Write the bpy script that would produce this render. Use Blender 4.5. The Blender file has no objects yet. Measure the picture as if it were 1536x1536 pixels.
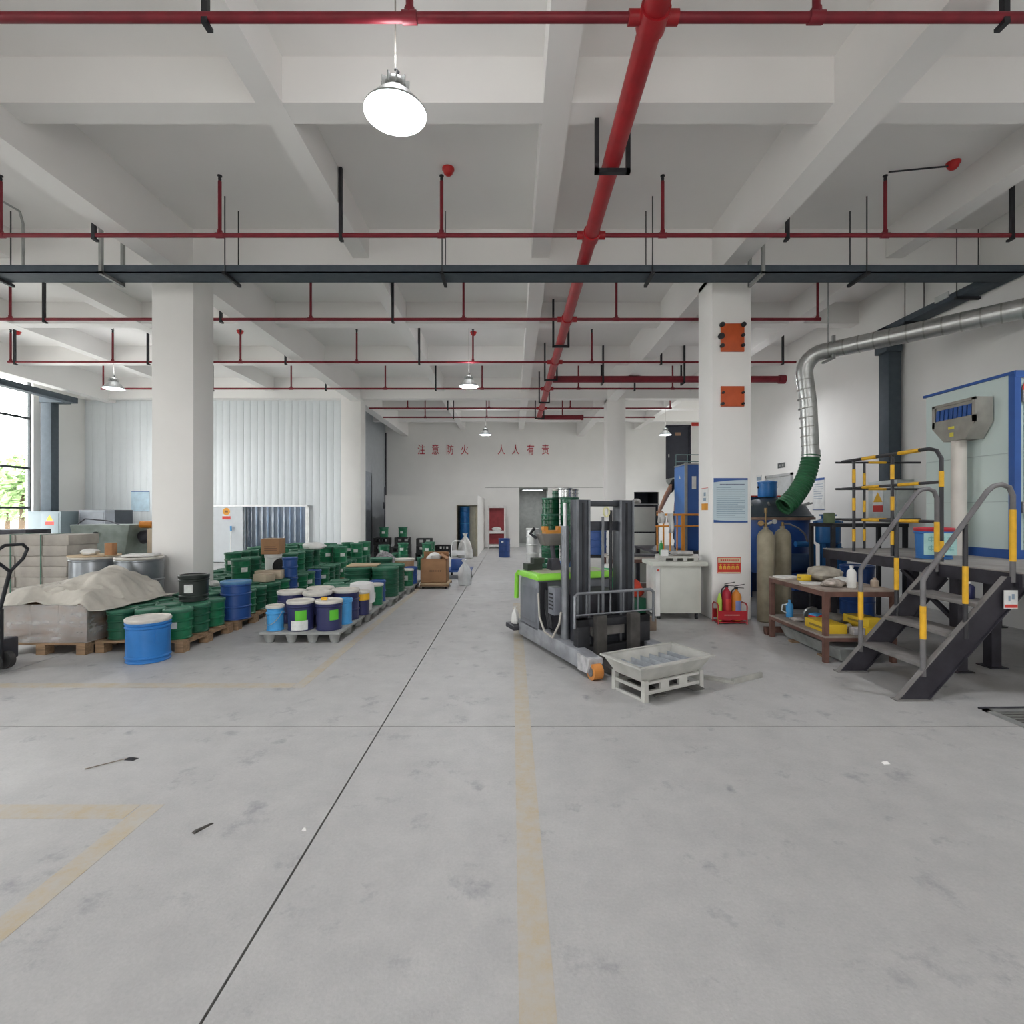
import bpy, bmesh, math, random
from mathutils import Vector, Matrix, noise as mnoise
R = math.radians
rnd = random.Random(7)
S = bpy.context.scene
COL = S.collection

# ---------------------------------------------------------------- camera, world, exposure
cam = bpy.data.cameras.new('camera'); cam.lens = 18; cam.sensor_width = 36; cam.clip_end = 300
co = bpy.data.objects.new('camera', cam); COL.objects.link(co)
co.location = (0, 0, 1.6); co.rotation_euler = (R(90), 0, 0); S.camera = co
S.view_settings.view_transform = 'Standard'; S.view_settings.look = 'None'
S.view_settings.gamma = 1; S.view_settings.use_curve_mapping = False
S.view_settings.exposure = 0.36
S.cycles.max_bounces = 10; S.cycles.diffuse_bounces = 7; S.cycles.glossy_bounces = 3
S.cycles.transparent_max_bounces = 12; S.cycles.sample_clamp_indirect = 6
S.cycles.caustics_reflective = False; S.cycles.caustics_refractive = False
W = bpy.data.worlds.new('overcast_sky'); S.world = W; W.use_nodes = True
bg = W.node_tree.nodes['Background']
bg.inputs[0].default_value = (1.0, 0.985, 0.985, 1); bg.inputs[1].default_value = 8.0

# ---------------------------------------------------------------- materials
MATS = {}
def mat(name, col, rough=0.6, metal=0.0, var=0.12, scale=6.0, bump=0.0, bscale=40.0, spec=0.4, emit=None, estr=0.0, alpha=None, stretch=None):
    if name in MATS: return MATS[name]
    m = bpy.data.materials.new(name); m.use_nodes = True
    nt = m.node_tree; b = nt.nodes['Principled BSDF']
    b.inputs['Roughness'].default_value = rough; b.inputs['Metallic'].default_value = metal
    b.inputs['Specular IOR Level'].default_value = spec
    tc = nt.nodes.new('ShaderNodeTexCoord'); n = nt.nodes.new('ShaderNodeTexNoise')
    n.inputs['Scale'].default_value = scale; n.inputs['Detail'].default_value = 5
    src = tc.outputs['Object']
    if stretch:
        mp = nt.nodes.new('ShaderNodeMapping'); mp.inputs['Scale'].default_value = stretch
        nt.links.new(src, mp.inputs[0]); src = mp.outputs[0]
    nt.links.new(src, n.inputs['Vector'])
    cr = nt.nodes.new('ShaderNodeValToRGB')
    cr.color_ramp.elements[0].position = 0.3; cr.color_ramp.elements[1].position = 0.7
    lo = [max(0, c * (1 - var)) for c in col]; hi = [min(1, c * (1 + var)) for c in col]
    cr.color_ramp.elements[0].color = (*lo, 1); cr.color_ramp.elements[1].color = (*hi, 1)
    nt.links.new(n.outputs['Fac'], cr.inputs[0]); nt.links.new(cr.outputs[0], b.inputs['Base Color'])
    if bump:
        n2 = nt.nodes.new('ShaderNodeTexNoise'); n2.inputs['Scale'].default_value = bscale
        nt.links.new(src, n2.inputs['Vector'])
        bp = nt.nodes.new('ShaderNodeBump'); bp.inputs['Strength'].default_value = bump; bp.inputs['Distance'].default_value = 0.02
        nt.links.new(n2.outputs['Fac'], bp.inputs['Height']); nt.links.new(bp.outputs[0], b.inputs['Normal'])
    if emit:
        b.inputs['Emission Color'].default_value = (*emit, 1); b.inputs['Emission Strength'].default_value = estr
    if alpha is not None:
        b.inputs['Alpha'].default_value = alpha
    MATS[name] = m
    return m
def srgb(r, g, b):
    f = lambda c: (c / 255 / 12.92) if c / 255 <= 0.04045 else ((c / 255 + 0.055) / 1.055) ** 2.4
    return (f(r), f(g), f(b))
def glassmat(name, tint, fac):
    if name in MATS: return MATS[name]
    m = bpy.data.materials.new(name); m.use_nodes = True; nt = m.node_tree
    nt.nodes.remove(nt.nodes['Principled BSDF']); out = nt.nodes['Material Output']
    t = nt.nodes.new('ShaderNodeBsdfTransparent'); t.inputs[0].default_value = (*tint, 1)
    g = nt.nodes.new('ShaderNodeBsdfGlossy'); g.inputs['Roughness'].default_value = 0.08
    mx = nt.nodes.new('ShaderNodeMixShader'); mx.inputs[0].default_value = fac
    nt.links.new(t.outputs[0], mx.inputs[1]); nt.links.new(g.outputs[0], mx.inputs[2]); nt.links.new(mx.outputs[0], out.inputs[0])
    MATS[name] = m
    return m

# ---------------------------------------------------------------- mesh helper
class MB:
    def __init__(s): s.v = []; s.f = []
    def add(s, vs, fs):
        o = len(s.v); s.v += [tuple(p) for p in vs]; s.f += [tuple(i + o for i in f) for f in fs]; return s
    def box(s, x0, x1, y0, y1, z0, z1):
        return s.add([(x0,y0,z0),(x1,y0,z0),(x1,y1,z0),(x0,y1,z0),(x0,y0,z1),(x1,y0,z1),(x1,y1,z1),(x0,y1,z1)],
            [(0,3,2,1),(4,5,6,7),(0,1,5,4),(1,2,6,5),(2,3,7,6),(3,0,4,7)])
    def hexa(s, p):   # 8 points, bottom 4 ccw then top 4
        return s.add(p, [(0,3,2,1),(4,5,6,7),(0,1,5,4),(1,2,6,5),(2,3,7,6),(3,0,4,7)])
    def bar(s, a, b, w, h=None, up=(0,0,1)):
        a = Vector(a); b = Vector(b); h = h or w; d = (b - a).normalized(); u = Vector(up)
        if abs(d.dot(u)) > 0.98: u = Vector((1,0,0)) if abs(d.x) < 0.9 else Vector((0,1,0))
        r = d.cross(u).normalized(); u = r.cross(d).normalized()
        P = []
        for c in (a, b):
            P += [c - r*w/2 - u*h/2, c + r*w/2 - u*h/2, c + r*w/2 + u*h/2, c - r*w/2 + u*h/2]
        return s.add(P, [(0,3,2,1),(4,5,6,7),(0,1,5,4),(1,2,6,5),(2,3,7,6),(3,0,4,7)])
    def ring(s, c, d, r, n, u=None):
        d = d.normalized()
        if u is None:
            u = Vector((0,0,1)) if abs(d.z) < 0.95 else Vector((1,0,0))
        a = d.cross(u).normalized(); b = a.cross(d).normalized()
        return [c + a*(r*math.cos(2*math.pi*i/n)) + b*(r*math.sin(2*math.pi*i/n)) for i in range(n)], b
    def tube(s, pts, r, n=10, caps=True):
        pts = [Vector(p) for p in pts]; rs = r if isinstance(r, (list, tuple)) else [r]*len(pts)
        o = len(s.v); u = None
        for i, p in enumerate(pts):
            if i == 0: d = pts[1] - pts[0]
            elif i == len(pts) - 1: d = pts[-1] - pts[-2]
            else: d = (pts[i+1] - p).normalized() + (p - pts[i-1]).normalized()
            if u is not None and abs(d.normalized().dot(u)) > 0.98: u = None
            rg, u = s.ring(p, d, rs[i], n, u); s.v += [tuple(q) for q in rg]
        for i in range(len(pts) - 1):
            for j in range(n):
                k = (j + 1) % n
                s.f.append((o+i*n+j, o+(i+1)*n+j, o+(i+1)*n+k, o+i*n+k))
        if caps:
            s.f.append(tuple(o + j for j in range(n))); e = o + (len(pts)-1)*n
            s.f.append(tuple(e + j for j in reversed(range(n))))
        return s
    def lathe(s, prof, n=20, c=(0,0,0), caps=True):   # prof: list of (r,z)
        o = len(s.v); m = len(prof)
        for r, z in prof:
            for j in range(n):
                a = 2*math.pi*j/n; s.v.append((c[0]+r*math.cos(a), c[1]+r*math.sin(a), c[2]+z))
        for i in range(m - 1):
            for j in range(n):
                k = (j+1) % n; s.f.append((o+i*n+j, o+i*n+k, o+(i+1)*n+k, o+(i+1)*n+j))
        if caps and prof[0][0] > 1e-4: s.f.append(tuple(o + j for j in reversed(range(n))))
        if caps and prof[-1][0] > 1e-4: s.f.append(tuple(o + (m-1)*n + j for j in range(n)))
        return s
    def prism(s, poly, axis, a, b):   # poly in the two other axes, extruded a..b along axis ('x','y','z')
        n = len(poly); P = []
        for t in (a, b):
            for (p, q) in poly:
                P.append({'x': (t, p, q), 'y': (p, t, q), 'z': (p, q, t)}[axis])
        F = [tuple(range(n)), tuple(reversed(range(n, 2*n)))] + [(i, n+i, n+(i+1) % n, (i+1) % n) for i in range(n)]
        return s.add(P, F)
    def mesh(s, name, bevel=0.0, smooth=True):
        me = bpy.data.meshes.new(name); me.from_pydata(s.v, [], s.f)
        bm = bmesh.new(); bm.from_mesh(me); bmesh.ops.recalc_face_normals(bm, faces=bm.faces)
        if bevel:
            es = [e for e in bm.edges if len(e.link_faces) == 2 and e.calc_face_angle(0) > R(35)]
            bmesh.ops.bevel(bm, geom=es, offset=bevel, segments=2, affect='EDGES', profile=0.5, clamp_overlap=True)
        bm.to_mesh(me); bm.free()
        if smooth:
            me.shade_smooth(); me.set_sharp_from_angle(angle=R(38))
        return me
    def build(s, name, material, parent=None, loc=None, bevel=0.0, smooth=True, rotz=0.0):
        return mkobj(name, s.mesh(name, bevel, smooth), material, parent, loc, rotz)
def mkobj(name, me, material, parent=None, loc=None, rotz=0.0):
    o = bpy.data.objects.new(name, me); COL.objects.link(o)
    if material and not me.materials: me.materials.append(material)
    if parent: o.parent = parent
    if loc: o.location = loc
    o.rotation_euler.z = rotz
    return o
def tag(o, label, cat, group=None, kind=None):
    o['label'] = label
    if cat: o['category'] = cat
    if group: o['group'] = group
    if kind: o['kind'] = kind
    return o
def struct(o, label, cat=None): return tag(o, label, cat, None, 'structure')
def thing(name, label, cat, loc=(0,0,0), rotz=0.0, group=None):
    o = bpy.data.objects.new(name, None); COL.objects.link(o); o.empty_display_size = 0.2
    o.location = loc; o.rotation_euler.z = rotz
    return tag(o, label, cat, group)
def dup(root, loc=None, rotz=None, label=None, group=None, parent=None):
    r = root.copy(); COL.objects.link(r)
    if loc is not None: r.location = loc
    if rotz is not None: r.rotation_euler.z = rotz
    if label: r['label'] = label
    if group: r['group'] = group
    if parent: r.parent = parent
    for ch in root.children:
        c = ch.copy(); COL.objects.link(c); c.parent = r
        for g in ch.children:
            d = g.copy(); COL.objects.link(d); d.parent = c
    return r
def PX(x, D): return (x - 768) * D / 768
def PZ(y, D): return 1.6 + (768 - y) * D / 768
def text(body, size, name, material, parent, loc, rot=(R(90),0,0), depth=0.004, sx=1.0):
    cu = bpy.data.curves.new(name, 'FONT'); cu.body = body; cu.size = size; cu.extrude = depth
    cu.align_x = 'CENTER'; cu.align_y = 'CENTER'
    t = bpy.data.objects.new('tmp_text', cu); COL.objects.link(t)
    bpy.context.view_layer.update()
    me = bpy.data.meshes.new_from_object(t.evaluated_get(bpy.context.evaluated_depsgraph_get()))
    bpy.data.objects.remove(t); bpy.data.curves.remove(cu)
    me.materials.clear()
    o = mkobj(name, me, material, parent, loc); o.rotation_euler = rot; o.scale.x = sx
    return o

# palette
WHITE = mat('white_wall_paint', (0.80, 0.793, 0.77), 0.95, var=0.025, scale=1.2, bump=0.04, bscale=60, spec=.12)
CEILM = mat('ceiling_paint', (0.84, 0.828, 0.81), 0.95, var=0.02, scale=0.8, spec=.1)
COLM = mat('column_paint', (0.80, 0.79, 0.768), 0.9, var=0.025, scale=1.5, bump=0.04, bscale=50)
RED = mat('red_pipe_paint', (0.36, 0.014, 0.020), 0.4, var=0.12, scale=8)
DKRED = mat('dark_red_pipe_paint', (0.19, 0.012, 0.022), 0.45, var=0.15, scale=8)
TRAYM = mat('grey_tray_steel', (0.07, 0.088, 0.105), 0.6, 0.0, var=0.1, scale=10, spec=.2)
BLACKST = mat('black_angle_steel', (0.025, 0.026, 0.03), 0.55, 0.2, var=0.2, scale=12)
DARKST = mat('dark_painted_steel', (0.045, 0.045, 0.055), 0.5, 0.2, var=0.25, scale=9)
GALV = mat('galvanised_steel', (0.50, 0.51, 0.50), 0.34, 0.85, var=0.12, scale=14)
YEL = mat('yellow_paint', (0.75, 0.42, 0.02), 0.45, var=0.12, scale=14)

# ================================================================= STRUCTURE
CEIL_Z, MAINB, SECB = 5.80, 5.07, 5.37
XL, XR, YB, YF = -13.6, 6.95, -9.0, 23.4
# ---- floor : dark sub-base with cast slabs, joints recessed
def floor_mat():
    m = bpy.data.materials.new('worn_concrete'); m.use_nodes = True; nt = m.node_tree; b = nt.nodes['Principled BSDF']
    tc = nt.nodes.new('ShaderNodeTexCoord')
    def noise(sc, det, rough=0.6):
        n = nt.nodes.new('ShaderNodeTexNoise'); n.inputs['Scale'].default_value = sc; n.inputs['Detail'].default_value = det
        n.inputs['Roughness'].default_value = rough; nt.links.new(tc.outputs['Object'], n.inputs['Vector']); return n
    def ramp(n, p0, c0, p1, c1):
        r = nt.nodes.new('ShaderNodeValToRGB'); r.color_ramp.elements[0].position = p0; r.color_ramp.elements[1].position = p1
        r.color_ramp.elements[0].color = (*c0, 1); r.color_ramp.elements[1].color = (*c1, 1); nt.links.new(n.outputs['Fac'], r.inputs[0]); return r
    def mul(a, bb, f=1.0):
        x = nt.nodes.new('ShaderNodeMix'); x.data_type = 'RGBA'; x.blend_type = 'MULTIPLY'; x.inputs['Factor'].default_value = f
        nt.links.new(a, x.inputs[6]); nt.links.new(bb, x.inputs[7]); return x.outputs[2]
    r1 = ramp(noise(0.55, 6), 0.2, (0.455, 0.450, 0.443), 0.8, (0.49, 0.487, 0.48))
    r2 = ramp(noise(4.5, 8, 0.7), 0.35, (0.89, 0.893, 0.90), 0.62, (1.0, 1.0, 1.0))
    r3 = ramp(noise(70, 3), 0.3, (0.90, 0.90, 0.90), 0.7, (1, 1, 1))
    # small scuffs
    r4 = ramp(noise(3.1, 12, 0.72), 0.57, (1, 1, 1), 0.68, (0.70, 0.70, 0.73))
    vo = nt.nodes.new('ShaderNodeTexVoronoi'); vo.inputs['Scale'].default_value = 2.1
    nd = noise(7, 4); ad = nt.nodes.new('ShaderNodeMix'); ad.data_type = 'RGBA'; ad.blend_type = 'LINEAR_LIGHT'; ad.inputs['Factor'].default_value = 0.10
    nt.links.new(tc.outputs['Object'], ad.inputs[6]); nt.links.new(nd.outputs['Color'], ad.inputs[7]); nt.links.new(ad.outputs[2], vo.inputs['Vector'])
    r5 = nt.nodes.new('ShaderNodeValToRGB'); r5.color_ramp.elements[0].position = .03; r5.color_ramp.elements[0].color = (.64,.645,.67,1)
    r5.color_ramp.elements[1].position = .11; r5.color_ramp.elements[1].color = (1,1,1,1)
    nt.links.new(vo.outputs['Distance'], r5.inputs[0])
    c = mul(mul(mul(mul(r1.outputs[0], r2.outputs[0]), r3.outputs[0]), r4.outputs[0]), r5.outputs[0])
    nt.links.new(c, b.inputs['Base Color'])
    rr = ramp(noise(3, 6), 0.3, (0.42, 0.42, 0.42), 0.7, (0.62, 0.62, 0.62)); nt.links.new(rr.outputs[0], b.inputs['Roughness'])
    bp = nt.nodes.new('ShaderNodeBump'); bp.inputs['Strength'].default_value = 0.12; bp.inputs['Distance'].default_value = 0.01
    nt.links.new(noise(90, 4).outputs['Fac'], bp.inputs['Height']); nt.links.new(bp.outputs[0], b.inputs['Normal'])
    return m
CONC = floor_mat()
fl = struct(MB().box(XL-0.2, 11.2, YB-0.2, YF+0.2, -0.25, -0.02).build('floor', mat('joint_filler', (0.035,0.03,0.026), 0.9)),
            'grey concrete factory floor with cut joints and worn yellow lines', None)
xs = [XL, -5.05, -0.974, 11.2]; ys = [YB, -4.2, 3.82, 11.85, YF]
for i in range(len(xs)-1):
    for j in range(len(ys)-1):
        g = 0.0055
        MB().box(xs[i]+g, xs[i+1]-g, ys[j]+g*0.8, ys[j+1]-g*0.8, -0.02, 0).build('slab', CONC, fl)
def line_mat():
    m = bpy.data.materials.new('worn_yellow_line'); m.use_nodes = True; nt = m.node_tree; b = nt.nodes['Principled BSDF']
    tc = nt.nodes.new('ShaderNodeTexCoord'); n = nt.nodes.new('ShaderNodeTexNoise'); n.inputs['Scale'].default_value = 9; n.inputs['Detail'].default_value = 9
    n.inputs['Roughness'].default_value = 0.75
    nt.links.new(tc.outputs['Object'], n.inputs['Vector'])
    r = nt.nodes.new('ShaderNodeValToRGB'); r.color_ramp.elements[0].position = 0.36; r.color_ramp.elements[1].position = 0.60
    r.color_ramp.elements[0].color = (0.46, 0.385, 0.265, 1); r.color_ramp.elements[1].color = (0.46, 0.44, 0.40, 1)
    nt.links.new(n.outputs['Fac'], r.inputs[0]); nt.links.new(r.outputs[0], b.inputs['Base Color']); b.inputs['Roughness'].default_value = 0.6
    return m
LINE = line_mat()
for (x0,x1,y0,y1) in [(0.022,0.142,YB,9.0),(-2.02,-1.90,-3.0,2.80),(-9.0,-2.03,2.67,2.80),(-2.0,-1.90,4.66,13.5),(-11.0,-2.01,4.66,4.78)]:
    MB().box(x0,x1,y0,y1,0.0,0.0012).build('painted_line', LINE, fl)

# ---- ceiling with beam grid
ce = struct(MB().box(XL-0.2, 11.2, YB-0.2, YF+0.2, CEIL_Z, CEIL_Z+0.2).build('ceiling', CEILM), 'white painted concrete ceiling with a grid of beams')
for (x0, x1, zb, yend) in [(-12.9,-12.6,MAINB,YF),(-10.27,-10.02,SECB,YF),(-7.68,-7.43,SECB,YF),(-5.04,-4.74,MAINB,YF),(-2.36,-2.12,SECB,YF),(0.29,0.55,SECB,YF),(2.97,3.27,MAINB,YF),(5.55,5.80,SECB,YF)]:
    MB().box(x0,x1,YB,yend,zb,CEIL_Z).build('lengthwise_beam', CEILM, ce)
for y, w, zb in [(-6.5,.25,SECB),(-3.7,.25,SECB),(-0.9,.3,5.15),(1.95,.25,SECB),(4.72,.26,SECB),(7.6,.28,5.15),(10.25,.25,SECB),(12.95,.25,SECB),(16.0,.3,5.15),(18.7,.25,SECB),(21.3,.25,SECB)]:
    MB().box(XL, XR if y < 16 else 11.2, y, y+w, zb+.004, CEIL_Z).build('cross_beam', CEILM, ce)

# ---- columns
for (x0,x1,y0,dep,lab) in [(-5.35,-4.73,7.6,.52,'white square concrete column standing between the green pails and the steel drums'),
        (2.97,3.55,7.6,.56,'white square concrete column with a blue notice and two orange plates'),
        (-5.35,-4.73,16.0,.55,'white concrete column at the edge of the panelled room'),
        (2.97,3.55,16.0,.55,'bare white concrete column standing behind the forklift mast'),
        (-5.35,-4.73,-0.8,.55,'white concrete column beside the yellow bay marking'),
        (2.97,3.55,-0.8,.55,'white concrete column behind the stair side of the aisle')]:
    struct(MB().box(x0,x1,y0,y0+dep,0,5.16).build('column', COLM, None, bevel=0.012), lab)

# ---- walls
# right wall
struct(MB().box(XR, XR+0.22, YB, 16.2, 0, CEIL_Z).box(XR, 11.2, 16.2, 16.4, 0, CEIL_Z).box(11.0, 11.2, 16.4, 17.0, 0, CEIL_Z).box(11.0,11.2,18.96,YF,0,CEIL_Z).box(11,11.2,17,18.96,0,.6).box(11,11.2,17,18.96,5.0,CEIL_Z).build('wall_right', WHITE), 'white painted wall behind the spray booth and duct')
# far wall with openings : corridor opening, low dark opening, upper door
def wall_with_holes(name, x0, x1, z0, z1, y, th, holes, m, label):
    cx = sorted(set([x0, x1] + [h[0] for h in holes] + [h[1] for h in holes])); cz = sorted(set([z0, z1] + [h[2] for h in holes] + [h[3] for h in holes]))
    b = MB()
    for i in range(len(cx)-1):
        for k in range(len(cz)-1):
            mx, mz = (cx[i]+cx[i+1])/2, (cz[k]+cz[k+1])/2
            if any(h[0] < mx < h[1] and h[2] < mz < h[3] for h in holes): continue
            b.box(cx[i], cx[i+1], y, y+th, cz[k], cz[k+1])
    o = b.build(name, m); bm = bmesh.new(); bm.from_mesh(o.data); bmesh.ops.remove_doubles(bm, verts=bm.verts, dist=1e-5); bm.to_mesh(o.data); bm.free()
    return struct(o, label)
YW = 23.4
back_holes = [(0.335,1.645,0,2.73),(5.58,6.73,0,2.52),(7.07,8.13,3.12,5.53)]
wall_with_holes('wall_back', -5.79, 11.2, 0, CEIL_Z, YW, 0.2, back_holes, WHITE, 'white far end wall with red Chinese fire slogan')
struct(MB().box(-5.99,-5.79,16.6,YW+.2,0,CEIL_Z).build('wall_bay', mat('bay_wall_shaded', (0.50,0.53,0.56), 0.85, var=0.04)), 'side wall of the far bay beside the white column, greyed for shade')  # wall stands unlit; its shade is put into the grey colour
# corridor behind the opening, dark rooms
struct(MB().box(0.1,0.3,YW+.2,YW+3.4,0,2.9).box(1.75,1.95,YW+.2,YW+3.4,0,2.9).box(0.1,1.95,YW+3.2,YW+3.4,0,2.9).box(.1,1.95,YW+.2,YW+3.4,2.75,2.95).box(.1,1.95,YW+.2,YW+3.4,-.2,0).build('wall_corridor', mat('corridor_grey',(0.42,0.42,0.40),0.9)), 'grey plastered passage beyond the tall opening in the far wall')
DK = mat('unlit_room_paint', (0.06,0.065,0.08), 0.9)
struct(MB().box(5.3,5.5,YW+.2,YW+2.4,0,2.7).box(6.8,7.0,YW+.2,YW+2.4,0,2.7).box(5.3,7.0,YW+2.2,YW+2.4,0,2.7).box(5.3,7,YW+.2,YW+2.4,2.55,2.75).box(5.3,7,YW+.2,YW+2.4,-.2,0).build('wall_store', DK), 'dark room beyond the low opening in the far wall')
# upper door (closed, dark)
d3 = struct(MB().box(7.07,8.13,YW+.06,YW+.12,3.12,5.53).build('door_3', mat('dark_door_paint',(0.022,0.025,0.04),0.5)), 'dark upper door above the landing in the far wall')
MB().box(7.03,7.09,YW-.03,YW+.1,3.1,5.58).box(8.11,8.17,YW-.03,YW+.1,3.1,5.58).box(7.03,8.17,YW-.03,YW+.1,5.52,5.58).build('door_frame', mat('dark_frame',(0.03,0.03,0.045),0.5), d3)
MB().box(7.48,7.72,YW+.035,YW+.06,5.1,5.24).build('door_plate', mat('door_plate_tan',(0.35,0.2,0.12),0.5), d3)
MB().box(7.16,7.2,YW+.02,YW+.06,4.1,4.25).build('door_handle', GALV, d3)
# low room in front of far wall, with a door
lr = MB()
LX0, LX1, LY = -4.55, -1.235, 18.4
lr.box(LX0,-1.96,LY,LY+.12,0,2.14).box(-1.27,LX1,LY,LY+.12,0,2.14).box(-1.96,-1.27,LY,LY+.12,1.83,2.14)
lr.box(LX1-.12,LX1,LY+.12,YW,0,2.14).box(LX0,LX0+.12,LY+.12,YW,0,2.14).box(LX0,LX1,LY,YW,2.14,2.2)
struct(lr.build('wall_storeroom', WHITE), 'low white storeroom partition with a cream door before the far wall')
d1 = struct(MB().box(-1.99,-1.96,LY-.02,LY+.14,0,1.85).box(-1.27,-1.24,LY-.02,LY+.14,0,1.85).box(-1.99,-1.24,LY-.02,LY+.14,1.83,1.86).build('door_1', mat('cream_frame',(0.42,0.38,0.27),0.6)), 'cream door standing half open in the storeroom')
lf = MB().box(0,.62,0,.04,0.01,1.82).build('door_leaf', mat('cream_leaf',(0.62,0.58,0.44),0.6), d1); lf.location=(-1.28,LY+.07,0); lf.rotation_euler.z=R(118)
MB().bar((.52,-.03,.95),(.58,-.03,.95),.02).build('door_handle', GALV, lf)
# rear wall behind the camera with a wide vehicle doorway, tall windows
def wallx_holes(name, y0, y1, z0, z1, x, th, holes, m, label):
    cy = sorted(set([y0,y1]+[h[0] for h in holes]+[h[1] for h in holes])); cz = sorted(set([z0,z1]+[h[2] for h in holes]+[h[3] for h in holes])); b = MB()
    for i in range(len(cy)-1):
        for k in range(len(cz)-1):
            my, mz = (cy[i]+cy[i+1])/2, (cz[k]+cz[k+1])/2
            if any(h[0]<my<h[1] and h[2]<mz<h[3] for h in holes): continue
            b.box(x, x+th, cy[i], cy[i+1], cz[k], cz[k+1])
    o = b.build(name, m); bm = bmesh.new(); bm.from_mesh(o.data); bmesh.ops.remove_doubles(bm, verts=bm.verts, dist=1e-5); bm.to_mesh(o.data); bm.free()
    return struct(o, label)
WZ0, WZ1 = 0.12, 5.32
wins = [(-7.5,-3.5),(1.8,3.9),(9.6,14.55)]
wallx_holes('wall_left', YB, 16.55, 0, CEIL_Z, XL-0.22, 0.22, [(a,b,WZ0,WZ1) for a,b in wins], WHITE, 'white window wall beside the stacked cartons')
rear = [(-1.6,2.4,0,3.6)]
wall_with_holes('wall_rear', XL-.2, XR+.2, 0, CEIL_Z, YB-0.22, 0.22, rear, WHITE, 'white rear wall with wide open loading doorways')
FRM = mat('dark_window_frame', (0.05,0.06,0.065), 0.45, 0.3)
GLS = glassmat('window_glass', (0.95,0.96,0.955), 0.05)
wn = 0
for (a, b) in wins:
    wn += 1
    x0, x1 = XL-.14, XL-.08
    f = MB()
    zs = [WZ0, 1.72, 2.84, 4.25, WZ1]
    for z in zs: f.box(x0,x1,a,b,z-.03,z+.03)
    n = round((b-a)/1.5); ysm = [a+(b-a)*i/n for i in range(n+1)]
    for yy in ysm: f.box(x0-.002,x1+.002,yy-.03,yy+.03,WZ0,WZ1)
    fo = struct(f.build('window_%d' % wn, FRM), ['tall dark-framed window behind the camera side bay','tall dark-framed window beside the yellow marked bay','tall dark-framed window behind the strapped cartons'][wn-1])
    for i in range(n):
        for k in range(4):
            MB().box(XL-.115,XL-.107,ysm[i]+.03,ysm[i+1]-.03,zs[k]+.03,zs[k+1]-.03).build('pane', GLS, fo)
    MB().box(XL-.02,XL+.06,a-.08,b+.08,WZ0-.06,WZ0).build('window_sill', WHITE, fo)
fo = struct(MB().box(11.06,11.14,17,18.96,.57,.63).box(11.06,11.14,17,18.96,4.97,5.03).box(11.06,11.14,17,18.96,2.7,2.76).box(11.06,11.14,17,17.06,.6,5).box(11.06,11.14,18.9,18.96,.6,5).build('window_4', FRM), 'unseen dark-framed window added to light the far bay')  # out-of-sight window added to bring daylight into the far bay
for (a,b) in ((17.06,18.9),):
    for (z0,z1) in ((.63,2.7),(2.76,4.97)): MB().box(11.096,11.104,a,b,z0,z1).build('pane', GLS, fo)
# insulated panel room : vertical ribs, doorway
PY = 16.3
PAN = mat('insulated_panel', (0.68,0.72,0.74), 0.45, var=0.02, scale=2)
DX0, DX1 = PX(368,PY), PX(459,PY); DZ = PZ(760,PY)
pw = struct(MB().box(XL,DX0,PY+.04,PY+.14,0,CEIL_Z).box(DX1,-5.2,PY+.04,PY+.14,0,CEIL_Z).box(DX0,DX1,PY+.04,PY+.14,DZ,CEIL_Z).build('wall_panel', PAN), 'pale blue-white insulated panel partition with strip curtain doorway')
pm = {}
x = XL
while x < -5.36:
    x2 = min(x+0.22, -5.2)
    z0 = DZ+.02 if x2 > DX0 and x < DX1 else 0
    key = (round(x2-x,3), z0)
    if key not in pm: pm[key] = MB().box(.002,x2-x-.002,0,.045,z0,5.36).mesh('panel', bevel=.003)
    mkobj('panel', pm[key], PAN, pw, (x,PY,0)); x = x2
# room behind the strip curtain
ri = MB().box(DX0-1.5,DX1+1.2,PY+3.2,PY+3.3,0,3).box(DX0-1.6,DX0-1.5,PY+.2,PY+3.3,0,3).box(DX1+1.1,DX1+1.2,PY+.2,PY+3.3,0,3).box(DX0-1.6,DX1+1.2,PY+.2,PY+3.3,3,3.1)
struct(ri.build('wall_coldroom', mat('coldroom_blue',(0.32,0.35,0.39),0.7)), 'dim blue-grey room seen through the strip curtain')
def added_room_light(x,y,z,en,lab):
    t = thing('added_ceiling_light',lab,'light',(x,y,z))
    MB().box(-.5,.5,-.06,.06,-.03,.03).build('housing', mat('light_housing',(.7,.7,.7),.5), t)
    MB().box(-.48,.48,-.04,.04,-.045,-.03).build('tube', mat('tube_glow',(.9,.9,.9),.4,emit=(.9,.96,1),estr=4), t)
    l = bpy.data.lights.new('tube_light','AREA'); l.shape='RECTANGLE'; l.size=.95; l.size_y=.08; l.energy=en; l.color=(.9,.96,1)
    o = bpy.data.objects.new('tube_light', l); COL.objects.link(o); o.parent = t; o.location=(0,0,-.05)
added_room_light((DX0+DX1)/2,PY+1.6,2.95,22,'unseen fluorescent light added in the room behind the strip curtain')  # unseen tube added to brighten the room through the strips
added_room_light(1.0,YW+1.6,2.70,16,'unseen fluorescent light added in the passage beyond the far wall')  # unseen tube added to lift the passage to mid grey
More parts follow.
